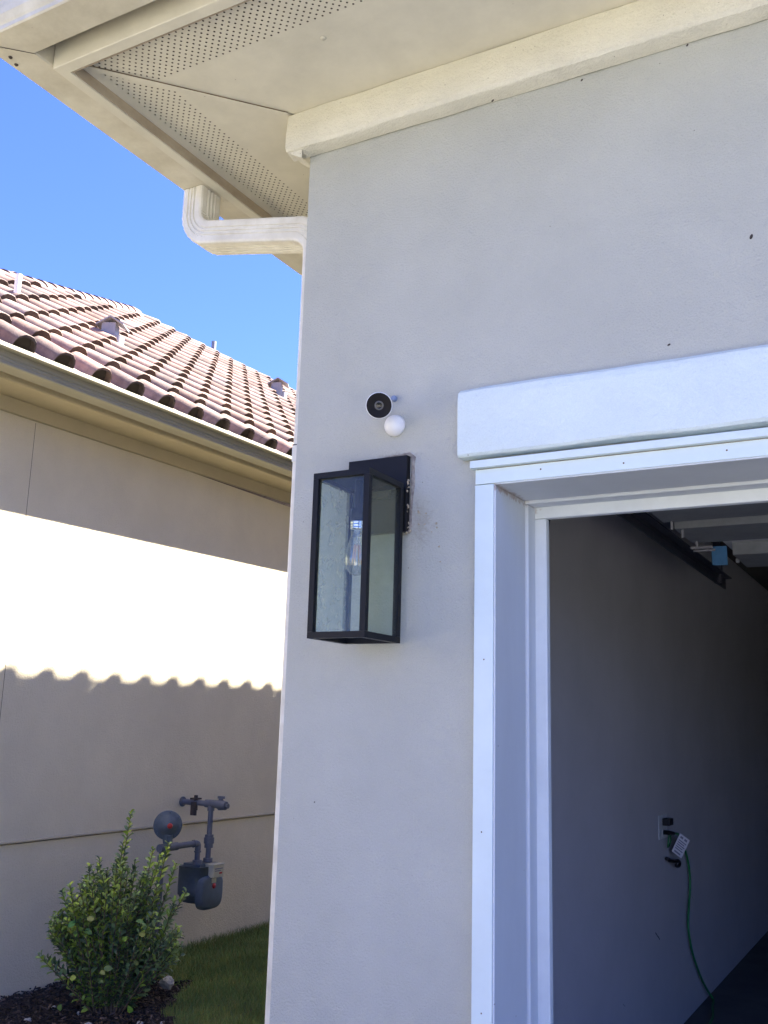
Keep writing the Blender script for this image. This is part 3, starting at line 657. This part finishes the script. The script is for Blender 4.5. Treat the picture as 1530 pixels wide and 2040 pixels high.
pane((Lx1 - .0090, Lx1 - .0075, Ly0 + t, Ly1 - t, Lz0 + t, Lz1 - t), M['pane'])
pane((Lx0 + t, Lx1 - t, Ly1 - .0105, Ly1 - .0090, Lz0 + t, Lz1 - t), M['pane_back'])
cx, cy = 0.312, -0.139
b = MB(); b.lathe([(0, .12), (.012, .12), (.012, .035), (.021, .034), (.021, 0), (0, 0)], (cx, cy, 2.121), (0, 0, 1), 24); b.build('socket', M['black_metal'], LN)
b = MB(); pr = [(.0, .0), (.0195, 0), (.0205, .002), (.0205, .006), (.0195, .008), (.0205, .010), (.0205, .014), (.0195, .016), (.0205, .018), (.0205, .022), (.019, .0245), (0, .0245)]
b.lathe(pr, (cx, cy, 2.0965), (0, 0, 1), 28); b.build('bulb_collar', M['chrome'], LN)
b = MB(); pr = [(0.0165, 0), (.017, -.008), (.021, -.025), (.026, -.045), (.0300, -.065), (.0315, -.080), (.0305, -.095), (.0265, -.108), (.019, -.119), (.009, -.125), (0.0005, -.127)]
b.lathe(pr, (cx, cy, 2.0963), (0, 0, 1), 28); blb = b.build('light_bulb', M['bulb_glass'], LN)
b = MB()
for i in range(6):
    a = 2 * math.pi * i / 6 + .3
    b.tube([(cx + .0075 * math.cos(a), cy + .0075 * math.sin(a), 2.055), (cx + .0125 * math.cos(a + .25), cy + .0125 * math.sin(a + .25), 2.000)], 0.0016, 6)
b.build('filament', M['filament'], blb)
b = MB(); b.tube([(cx, cy, 2.096), (cx, cy, 2.058)], [.006, .003], 10); b.build('filament_stem', M['bulb_glass'], blb)
# old caulk round the backplate
b = MB(); rnd = random.Random(5); vs = []; fs = []
path = [(0.28, 2.333), (0.31, 2.334), (0.34, 2.336), (0.37, 2.337), (0.396, 2.336), (0.404, 2.325), (0.405, 2.30), (0.404, 2.27), (0.404, 2.24), (0.403, 2.21), (0.403, 2.18), (0.402, 2.15), (0.401, 2.125), (0.398, 2.105)]
wd = [.001, .002, .004, .004, .007, .010, .008, .010, .008, .006, .004, .005, .006, .003]
for i, (x, z) in enumerate(path):
    a = path[max(0, i - 1)]; c = path[min(len(path) - 1, i + 1)]; dx, dz = c[0] - a[0], c[1] - a[1]; l = math.hypot(dx, dz); nx, nz2 = -dz / l, dx / l
    if nx < 0 and i > 4: nx, nz2 = -nx, -nz2
    if i <= 4: nx, nz2 = 0.0, 1.0
    w = wd[i] * (0.8 + .4 * rnd.random())
    vs += [(x - nx * .004, -0.001, z - nz2 * .004), (x + nx * w * .4, -0.006, z + nz2 * w * .4), (x + nx * w, -0.0006, z + nz2 * w)]
for i in range(len(path) - 1):
    for j in (0, 1): fs.append((3 * i + j, 3 * i + j + 1, 3 * i + 4 + j, 3 * i + 3 + j))
b.add(vs, fs, None, True); b.build('caulk', M['caulk'], LN)
b = MB(); rnd = random.Random(9)
spots = [(0.3985, -.016, 2.255, .010), (0.3985, -.014, 2.247, .008), (0.399, -.012, 2.238, .007), (0.399, -.018, 2.225, .006), (0.399, -.016, 2.185, .007), (0.399, -.014, 2.178, .008), (.399, -.016, 2.165, .005), (.4, -.006, 2.135, .007), (.4, -.010, 2.12, .007), (.402, -.008, 2.112, .010), (.395, -.012, 2.106, .009), (.388, -.014, 2.104, .007),
         (.43, -.002, 2.165, .006), (.452, -.002, 2.160, .004), (.447, -.002, 2.128, .004), (.485, -.003, 2.127, .007), (.487, -.003, 2.118, .005), (.43, -.002, 2.13, .004), (.462, -.002, 2.145, .003), (.494, -.002, 2.062, .004), (.497, -.002, 2.018, .004), (.44, -.002, 2.10, .003), (.47, -.002, 2.105, .003)]
for (x, y, z, r) in spots:
    for q in range(3):
        o = Vector((x + rnd.uniform(-.5, .5) * r, y + rnd.uniform(-.3, .3) * r, z + rnd.uniform(-.5, .5) * r)); rr = r * rnd.uniform(.25, .5)
        b.lathe([(0, -rr), (rr * .8, -rr * .5), (rr, 0), (rr * .7, rr * .6), (0, rr)], o, (rnd.uniform(-1, 1), rnd.uniform(-1, 1), 1), 7)
struct(b.build('insect_debris', M['debris']), 'stuff')

# ============================================================ SECURITY CAMERA
SC = thing('security_camera', (0.343, 0, 2.432), 'round white security camera with black face on a white ball mount above the lantern', 'security camera')
fc = Vector((0.360, -0.125, 2.452)); ax = (Vector((1.60, -2.4, 1.60)) - fc).normalized()
R_ = 0.0375
b = MB(); b.lathe([(0.0005, -.078), (.016, -.077), (.026, -.072), (.032, -.062), (.0355, -.045), (.037, -.02), (R_, -.004), (R_ - .0006, .0008), (R_ - .0020, .0016)], fc, ax, 48)
b.build('housing', M['cam_white'], SC)
b = MB(); b.lathe([(R_ - .0018, .0014), (R_ - .004, .0006), (.014, .0002), (.013, -.0004), (.0005, -.0006)], fc, ax, 48); fp = b.build('face', M['cam_black'], SC)
b = MB(); b.lathe([(.0132, .0008), (.0125, .0018), (.0095, .0014), (.0085, .0004)], fc, ax, 40); b.build('lens_ring', M['cam_ring'], SC)
b = MB(); b.lathe([(.0088, .0006), (.006, .0012), (.0005, .0016)], fc, ax, 32); b.build('lens', M['cam_lens'], SC)
b = MB(); b.lathe([(.030, -0.0005)] + [(.0325 * math.cos(a), .0035 + .0325 * math.sin(a)) for a in [math.pi / 2 * i / 12 for i in range(13)]], (0.347, 0, 2.428), (0, -1, 0), 40); b.build('mount_ball', M['cam_white'], SC)
pg = MB(); pg.lathe([(0.0005, .013), (.0055, .013), (.0078, .0115), (.0088, .009), (.009, -.0005)], (0.341, 0, 2.512), (0.1, -1, 0), 20)
tag(pg.build('wall_plug', M['blue_plug']), 'small blue plastic plug in the wall just right of the camera', 'wall plug')

# ============================================================ OUTLET AND CORD IN THE GARAGE
ZO, YO, XO = 1.070, 3.25, 0.290
OT = thing('wall_outlet', (XO, YO, ZO), 'white electrical outlet plate on the dim garage side wall', 'outlet')
b = MB(); b.box(XO + .0005, XO + .006, YO - .10, YO + .085, ZO - .062, ZO + .062); b.build('cover_plate', M['plate_white'], OT, bevel=0.002)
for dz in (-.03, .03):
    b = MB(); b.box(XO + .0065, XO + .009, YO - .035, YO + .035, ZO + dz - .019, ZO + dz + .019); b.build('socket', M['plate_white'], OT, bevel=0.002)
b = MB(); b.box(XO + .0095, XO + .050, YO - .045, YO + .045, ZO + .008, ZO + .044)
tag(b.build('power_adapter', M['black_plastic'], bevel=0.004), 'black power adapter plugged into the upper socket of the garage outlet', 'power adapter')
EC = thing('extension_cord', (XO, 3.3, ZO - .03), 'green extension cord hanging from the garage outlet down to the dark floor', 'extension cord')
b = MB(); b.tube([(XO + .010, YO - .03, ZO - .028), (XO + .03, YO + .0, ZO - .030), (XO + .045, YO + .06, ZO - .038)], [.012, .012, .009], 12); b.build('plug', M['black_plastic'], EC)
def cr(pts, n=10):
    out = []; P_ = [Vector(p) for p in pts]; P_ = [P_[0]] + P_ + [P_[-1]]
    for i in range(1, len(P_) - 2):
        for k in range(n):
            t = k / n; a, b_, c, d_ = P_[i - 1], P_[i], P_[i + 1], P_[i + 2]
            out.append(0.5 * ((2 * b_) + (-a + c) * t + (2 * a - 5 * b_ + 4 * c - d_) * t * t + (-a + 3 * b_ - 3 * c + d_) * t ** 3))
    out.append(P_[-2]); return out
XC = XO + .015
b = MB(); b.tube(cr([(XO + .045, YO + .06, ZO - .038), (XO + .05, 3.40, ZO - .05), (XO + .03, 3.52, ZO - .09), (XC, 3.70, .914), (XC, 3.79, .80), (XC, 3.80, .69), (XC, 3.72, .52), (XC, 3.74, .42), (XC, 3.82, .31), (XC, 4.0, .16), (XC + .01, 4.13, .06), (XC + .03, 4.17, .009), (XC + .06, 4.0, .007), (XC + .10, 3.8, .007), (XC + .14, 3.5, .007), (XC + .3, 3.1, .007)]), 0.0065, 10); b.build('cord', M['green_cord'], EC)
b = MB(); b.tube(cr([(XO + .03, YO + .02, ZO - .035), (XO + .03, YO - .0, ZO - .07), (XO + .02, YO + .02, ZO - .11), (XO + .02, YO + .08, ZO - .09), (XO + .03, YO + .05, ZO - .05)]), 0.004, 8); b.build('cord_loop', M['green_cord'], EC)
mt_ = Matrix.Translation((XO + .06, 3.395, .958)) @ Matrix.Rotation(math.radians(-40), 4, 'Z') @ Matrix.Rotation(math.radians(-33), 4, 'X')
b = MB(); b.box(-.001, .001, -.037, .037, -.052, .060, mt_); tg = b.build('paper_tag', M['paper_tag'], EC)
b = MB()
for i in range(5): b.box(.0012, .0016, -.028, .028 - .008 * (i % 2), -.026 + .012 * i, -.020 + .012 * i, mt_)
b.box(.0012, .0016, -.026, -.006, .038, .050, mt_); b.box(.0012, .0016, .004, .024, .038, .050, mt_); b.box(.0012, .0016, -.024, .020, -.045, -.036, mt_); b.build('tag_print', M['ink'], tg)
b = MB(); b.tube(cr([(XO + .02, 3.24, .905), (XO + .025, 3.30, .890), (XO + .03, 3.38, .878), (XO + .03, 3.46, .872), (XO + .03, 3.50, .858), (XO + .03, 3.47, .843), (XO + .03, 3.41, .850), (XO + .03, 3.40, .870)]), [.011] * 30 + [.008] * 41, 10); b.build('connector', M['black_plastic'], EC)

# ============================================================ GAS METER
G = thing('gas_meter', (-3.0, 3.4, 0.28), 'grey gas meter with pipes and round regulator on the tan wall behind the shrub', 'gas meter')
mx, my = -3.00, 3.40
# meter body: upper housing and wide diaphragm belly facing the yard
b = MB()
def rbody(b, cx, cy, cz, wx, wy, h, n=20, e=4, bot=0.55):
    """super-ellipse plan body with rounded bottom"""
    prof = [(1.0, h), (1.0, h * .35), (.985, h * .15), (.93, 0.03), (.80, -.012), (bot, -.022)]
    vs = []; fs = []
    for (s, z) in prof:
        for j in range(n):
            t = 2 * math.pi * j / n; c, s2 = math.cos(t), math.sin(t)
            vs.append((cx + wx * s * math.copysign(abs(c) ** (2 / e), c), cy + wy * s * math.copysign(abs(s2) ** (2 / e), s2), cz + z))
    for i in range(len(prof) - 1):
        for j in range(n): fs.append((i * n + j, i * n + (j + 1) % n, (i + 1) * n + (j + 1) % n, (i + 1) * n + j))
    fs += [tuple(range(n)), tuple((len(prof) - 1) * n + j for j in range(n))[::-1]]
    b.add(vs, fs, None, True)
rbody(b, mx - .03, my - .01, .335, .110, .120, .225)
b.box(mx - .10, mx + .05, my - .09, my + .085, .556, .578)
# belly: round-bottomed diaphragm cover facing the yard
bel = []
for (sc_, dx) in ((1.0, 0.0), (1.0, .035), (.93, .052), (.80, .058)):
    bel.append([(mx + .045 + dx, my + .005 + yy * sc_ * 1.05, .388 + zz * sc_ * 1.06) for yy, zz in [(.118 * math.copysign(abs(math.cos(a)) ** .5, math.cos(a)), .108 * math.copysign(abs(math.sin(a)) ** (.35 if math.sin(a) > 0 else .65), math.sin(a))) for a in [2 * math.pi * i / 24 for i in range(24)]]])
vs = [v for r in bel for v in r]; fs = [(i * 24 + j, i * 24 + (j + 1) % 24, (i + 1) * 24 + (j + 1) % 24, (i + 1) * 24 + j) for i in range(3) for j in range(24)] + [tuple(72 + j for j in range(24))]
b.add(vs, fs, None, True); body = b.build('meter_body', M['meter'], G)
b = MB(); b.box(mx + .02, mx + .125, my - .03, my + .085, .488, .570); b.box(mx + .015, mx + .130, my - .035, my + .09, .5705, .578); ib = b.build('index_box', M['meter_box'], G, bevel=0.006)
b = MB(); b.box(mx + .1252, mx + .127, my - .014, my + .07, .543, .551); b.box(mx + .1252, mx + .127, my - .014, my + .05, .530, .536); b.build('index_print', M['ink'], ib)
b = MB(); b.box(mx + .1252, mx + .1272, my + .035, my + .065, .510, .522); b.build('index_mark', M['red'], ib)
b = MB(); b.box(mx + .104, mx + .106, my - .02, my + .03, .452, .482); b.build('label_plate', M['meter_box'], body)
b = MB(); b.lathe([(0.0005, .004), (.018, .003), (.019, 0)], (mx + .104, my + .012, .432), (1, 0, 0), 16); b.build('red_sticker', M['red'], body)
# pipes: inlet riser + regulator + elbow into the meter, outlet up to the tee and into the wall
b = MB(); P = M['meter_pipe']
yl, yr = my - .065, my + .055        # left and right hub
b.tube([(mx, yl, .575), (mx, yl, .70)], .019, 14); b.tube([(mx, yl, .575), (mx, yl, .602)], .032, 8); b.tube([(mx, yl, .655), (mx, yl, .665)], .025, 12)
b.tube(cr([(mx, yl, .67), (mx, yl, .703), (mx, yl - .014, .715), (mx, yl - .05, .717), (mx, 3.06, .717)]), .021, 14)
b.tube([(mx, yl - .055, .717), (mx, yl - .040, .717)], .026, 12); b.tube([(mx, 3.11, .717), (mx, 2.93, .717)], .027, 14)
b.tube([(mx, 2.96, -.05), (mx, 2.96, .72)], .021, 14); b.tube([(mx, 2.96, .63), (mx, 2.96, .67)], .028, 10)
b.build('inlet_pipe', P, G)
b = MB(); b.tube([(mx, yr, .575), (mx, yr, .605)], .034, 8); b.tube([(mx, yr, .60), (mx, yr, .975)], .019, 14); b.tube([(mx, yr, .675), (mx, yr, .705)], .031, 8); b.tube([(mx, yr, .705), (mx, yr, .745)], .037, 12); b.tube([(mx, yr, .745), (mx, yr, .765)], .031, 8)
b.tube([(mx, yr, .93), (mx, yr, .965)], .026, 12)
b.tube([(-3.268, yr, .978), (mx + .06, yr, .978)], .020, 14); b.tube([(mx - .05, yr, .978), (mx + .045, yr, .978)], .028, 14)
b.tube([(-3.269, yr, .978), (-3.262, yr, .978)], .036, 14)
b.build('outlet_pipe', P, G)
b = MB(); b.tube([(mx + .045, yr, .978), (mx + .085, yr, .976), (mx + .135, yr, .972)], [.027, .036, .030], 12); b.tube([(mx + .13, yr, .972), (mx + .155, yr, .970)], .018, 6); b.tube([(mx + .085, yr, .94), (mx + .085, yr, 1.02)], .018, 10); b.box(mx + .06, mx + .115, yr - .008, yr + .008, 1.018, 1.036)
b.build('end_valve', P, G)
b = MB(); b.tube([(-3.145, yr, .925), (-3.145, yr, 1.03)], [.018, .014], 10); b.box(-3.165, -3.12, yr - .03, yr - .012, .89, .985); b.box(-3.175, -3.115, yr - .03, yr + .03, 1.0, 1.012); b.build('shutoff_valve', M['rust'], G)
# regulator
rc = Vector((mx, 3.00, .862)); ra = Vector((0.62, -0.78, 0.02)).normalized()
b = MB(); b.lathe([(0.0005, -.05), (.05, -.045), (.075, -.02), (.093, -.012), (.097, -.008), (.097, .006), (.093, .010), (.070, .012), (.064, .028), (.040, .040), (.030, .055), (.0005, .057)], rc, ra, 36); b.tube([rc - Vector((0, 0, .05)), (mx, 3.0, .74)], [.035, .024], 14); b.tube([(mx + .03, 2.99, .80), (mx + .03, 3.0, .745)], [.022, .018], 12); a_ = ra.orthogonal().normalized(); c_ = ra.cross(a_)
for i in range(8):
    q = rc + (a_ * math.cos(i * .785) + c_ * math.sin(i * .785)) * .084; b.tube([q, q + ra * .018], .006, 6)
rg = b.build('regulator', M['meter'], G)
b = MB(); b.lathe([(.0005, .083), (.014, .082), (.018, .074), (.018, .056)], rc + Vector((.012, .012, 0)), ra, 16); b.build('vent_cap', M['red'], rg)

# ============================================================ PLANTING
BC = Vector((-2.575, 2.125, 0.0))
SH = thing('shrub', (BC.x, BC.y, -0.06), 'leafy green shrub with tall shoots in the mulch bed beside the gas meter', 'shrub')
rnd = random.Random(21); LF = MB(); ST = MB()
def leaf(b, p, d, nrm, L, w, col):
    d = d.normalized(); s = d.cross(nrm).normalized(); nn = s.cross(d).normalized()
    out = [(0, 0), (.22, .34), (.5, .5), (.78, .38), (1, 0.02)]
    mid = [p + d * L * t_ - nn * 0.10 * L * (4 * (t_ - .5) ** 2 - 0) for t_, _ in out]
    vs = list(mid); 
    for sg in (1, -1):
        for (t_, hw) in out[1:4]: vs.append(p + d * L * t_ + s * sg * hw * w + nn * 0.16 * w)
    fs = [(0, 1, 5), (1, 2, 6, 5), (2, 3, 7, 6), (3, 4, 7), (0, 8, 1), (1, 8, 9, 2), (2, 9, 10, 3), (3, 10, 4)]
    b.add(vs, fs, col, True)
def stem(base, tip, sag, leaves0, dens, size, tone):
    base, tip = Vector(base), Vector(tip); mid = base.lerp(tip, .5) + Vector((rnd.uniform(-1, 1) * .03, rnd.uniform(-1, 1) * .03, -sag)) 
    pts = cr([base, mid, tip], 8); n = len(pts); L = (tip - base).length
    ST.tube(pts, [0.006 * (1 - .75 * i / n) for i in range(n)], 5)
    k = int(L * (1 - leaves0) * dens); ang = rnd.uniform(0, 6.28)
    for i in range(k):
        t_ = leaves0 + (1 - leaves0) * (i + rnd.random() * .5) / k; f = t_ * (n - 1); a = int(min(f, n - 2)); p = pts[a].lerp(pts[a + 1], f - a); d = (pts[a + 1] - pts[a]).normalized()
        ang += 1.57 if i % 2 else 3.14
        o = d.orthogonal().normalized(); o2 = d.cross(o); q = o * math.cos(ang + rnd.uniform(-.4, .4)) + o2 * math.sin(ang + rnd.uniform(-.4, .4))
        dd = (d * rnd.uniform(.35, .9) + q + Vector((0, 0, .15))).normalized(); sz = size * rnd.uniform(.65, 1.2) * (1 - .35 * max(0, t_ - .8) / .2)
        kind = rnd.random(); tip_ = max(0, t_ - .7) / .3
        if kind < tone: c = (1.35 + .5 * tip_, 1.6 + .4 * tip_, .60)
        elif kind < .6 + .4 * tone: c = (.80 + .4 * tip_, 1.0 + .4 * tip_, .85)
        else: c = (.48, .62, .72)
        v = rnd.uniform(.75, 1.2)
        leaf(LF, p, dd, (d * .8 + Vector((rnd.uniform(-.4, .4), rnd.uniform(-.4, .4), .5))), sz, sz * .56, tuple(x * v for x in c))
camdir = Vector((0.57, -0.82, 0)); lat = Vector((0.82, 0.57, 0))
# body stems
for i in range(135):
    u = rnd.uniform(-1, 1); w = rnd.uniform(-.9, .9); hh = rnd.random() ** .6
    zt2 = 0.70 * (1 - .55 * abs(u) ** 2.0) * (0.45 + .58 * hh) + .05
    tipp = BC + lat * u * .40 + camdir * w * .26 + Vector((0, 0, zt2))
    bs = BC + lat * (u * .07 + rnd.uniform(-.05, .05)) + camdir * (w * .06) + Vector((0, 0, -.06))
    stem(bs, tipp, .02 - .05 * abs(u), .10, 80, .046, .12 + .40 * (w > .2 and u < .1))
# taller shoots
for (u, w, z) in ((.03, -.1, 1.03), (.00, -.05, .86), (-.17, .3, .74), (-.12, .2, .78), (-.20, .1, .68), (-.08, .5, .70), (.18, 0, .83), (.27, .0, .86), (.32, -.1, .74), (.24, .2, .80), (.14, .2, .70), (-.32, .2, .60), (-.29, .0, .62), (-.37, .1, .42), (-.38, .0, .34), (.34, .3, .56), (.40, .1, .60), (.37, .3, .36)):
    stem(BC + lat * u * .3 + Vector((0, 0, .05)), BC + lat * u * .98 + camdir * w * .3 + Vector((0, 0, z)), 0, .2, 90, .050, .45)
# a few big pale leaves low in front
for i in range(16):
    u = rnd.uniform(-.6, .45); z = rnd.uniform(.0, .5); p = BC + lat * u * .4 + camdir * rnd.uniform(.18, .30) + Vector((0, 0, z))
    d = Vector((rnd.uniform(-1, 1), rnd.uniform(-1, 1), rnd.uniform(-.3, .9)))
    c = (1.2, 1.45, .6) if rnd.random() < .4 else (.55, .85, .5)
    leaf(LF, p, d, camdir + Vector((rnd.uniform(-.5, .5), rnd.uniform(-.5, .5), .4)), rnd.uniform(.035, .055), rnd.uniform(.024, .034), tuple(x * rnd.uniform(.7, 1.1) for x in c))
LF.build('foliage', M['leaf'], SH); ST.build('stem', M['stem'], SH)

# grass: blades over the strip between the houses and a thin front lawn
GR = MB(); rnd = random.Random(33)
def bed(x, y):   # mulch bed outline round the shrub
    e = 2.75 + .10 * math.sin(x * 9) - max(0, (x + 2.62)) * 1.15
    return y < e + .04 * math.sin(x * 31)
def blade(x, y, h, w):
    a = rnd.uniform(0, 6.28); dx, dy = math.cos(a) * w, math.sin(a) * w; lx, ly = rnd.uniform(-.6, .6) * h, rnd.uniform(-.6, .6) * h
    g = rnd.uniform(.7, 1.25); r_ = g * rnd.choice((.9, 1.0, 1.1, 1.5)); c = (r_, g, g * .8)
    GR.add([(x - dx, y - dy, -.08), (x + dx, y + dy, -.08), (x + dx * .6 + lx * .4, y + dy * .6 + ly * .4, -.08 + h * .6), (x - dx * .6 + lx * .4, y - dy * .6 + ly * .4, -.08 + h * .6), (x + lx, y + ly, -.08 + h)], [(0, 1, 2, 3), (3, 2, 4)], c)
cnt = 0
while cnt < 52000:
    x = rnd.uniform(-3.25, -1.3); y = rnd.uniform(1.6, 5.6)
    if bed(x, y): continue
    if (1.666 - x) / (y + 2.4) < .60: continue
    hh = rnd.uniform(.035, .075) * (1.25 if x < -3.18 else 1)
    blade(x, y, hh, .0022); cnt += 1
struct(GR.build('grass', M['grass']), 'stuff')
MU = MB(); rnd = random.Random(12)
for i in range(6500):
    x = rnd.uniform(-3.26, -1.95); y = rnd.uniform(1.0, 2.95)
    if not bed(x, y): continue
    L = rnd.uniform(.010, .045); w = rnd.uniform(.004, .012); mtx = Matrix.Translation((x, y, -.058 + rnd.random() * .022)) @ Matrix.Rotation(rnd.uniform(0, 6.28), 4, 'Z') @ Matrix.Rotation(rnd.uniform(-.5, .5), 4, 'Y') @ Matrix.Rotation(rnd.uniform(-.6, .6), 4, 'X')
    g = rnd.choice((.6, .8, 1.0, 1.3, 1.9, 3.2) if rnd.random() < .35 else (.7, .9, 1.1)); o = len(MU.v)
    MU.box(-L / 2, L / 2, -w / 2, w / 2, -.003, .003, mtx); MU.c[o:] = [(g, g * .95, g * .9)] * 8
struct(MU.build('mulch', M['mulch']), 'stuff')
def rock(name, x, y, z, r, label, group=None, m=None):
    b = MB(); n = 10; vs = []; fs = []
    for i in range(7):
        ph = math.pi * i / 6
        for j in range(n):
            th = 2 * math.pi * j / n; p = Vector((math.sin(ph) * math.cos(th), math.sin(ph) * math.sin(th), .75 * math.cos(ph)))
            vs.append(Vector((x, y, z)) + p * r * (1 + .45 * noise.noise(p * 1.7 + Vector((x * 9, y * 7, 0)))))
    for i in range(6):
        for j in range(n): fs.append((i * n + j, i * n + (j + 1) % n, (i + 1) * n + (j + 1) % n, (i + 1) * n + j))
    b.add(vs, fs); tag(b.build(name, m or M['rock']), label, 'rock', group)
for (x, y, r) in ((-2.78, 1.72, .022), (-2.66, 1.98, .016), (-2.45, 1.84, .024), (-2.86, 1.98, .014), (-2.25, 2.02, .018), (-2.16, 2.10, .014)):
    rock('pebble', x, y, -.045, r, 'small pale pebble lying in the dark mulch by the shrub', 'pebbles in the mulch')
rock('rock', -2.50, 2.52, .03, .045, 'pale whitish rock half hidden behind the lower right of the shrub')

# ============================================================ HOUSE ACROSS THE ROAD (seen only mirrored in the lantern glass)
O = thing('far_house', (2, -26, -.06), 'tan stucco house with tile roof across the road, mirrored in the lantern glass', 'house')
bx('wall', M['o_wall'], O, -14, 3, -34, -26, -.1, 3.2)
b = MB(); b.add([(-14.6, -25.4, 3.1), (3.6, -25.4, 3.1), (3.6, -34.6, 3.1), (-14.6, -34.6, 3.1), (-10, -30, 5.9), (-1, -30, 5.9)], [(0, 1, 5, 4), (1, 2, 5), (2, 3, 4, 5), (3, 0, 4), (0, 3, 2, 1)]); b.build('roof', M['tile'], O)
for x in (-11, -6): bx('window', M['o_glass'], O, x, x + 1.8, -25.99, -25.97, .9, 2.3)
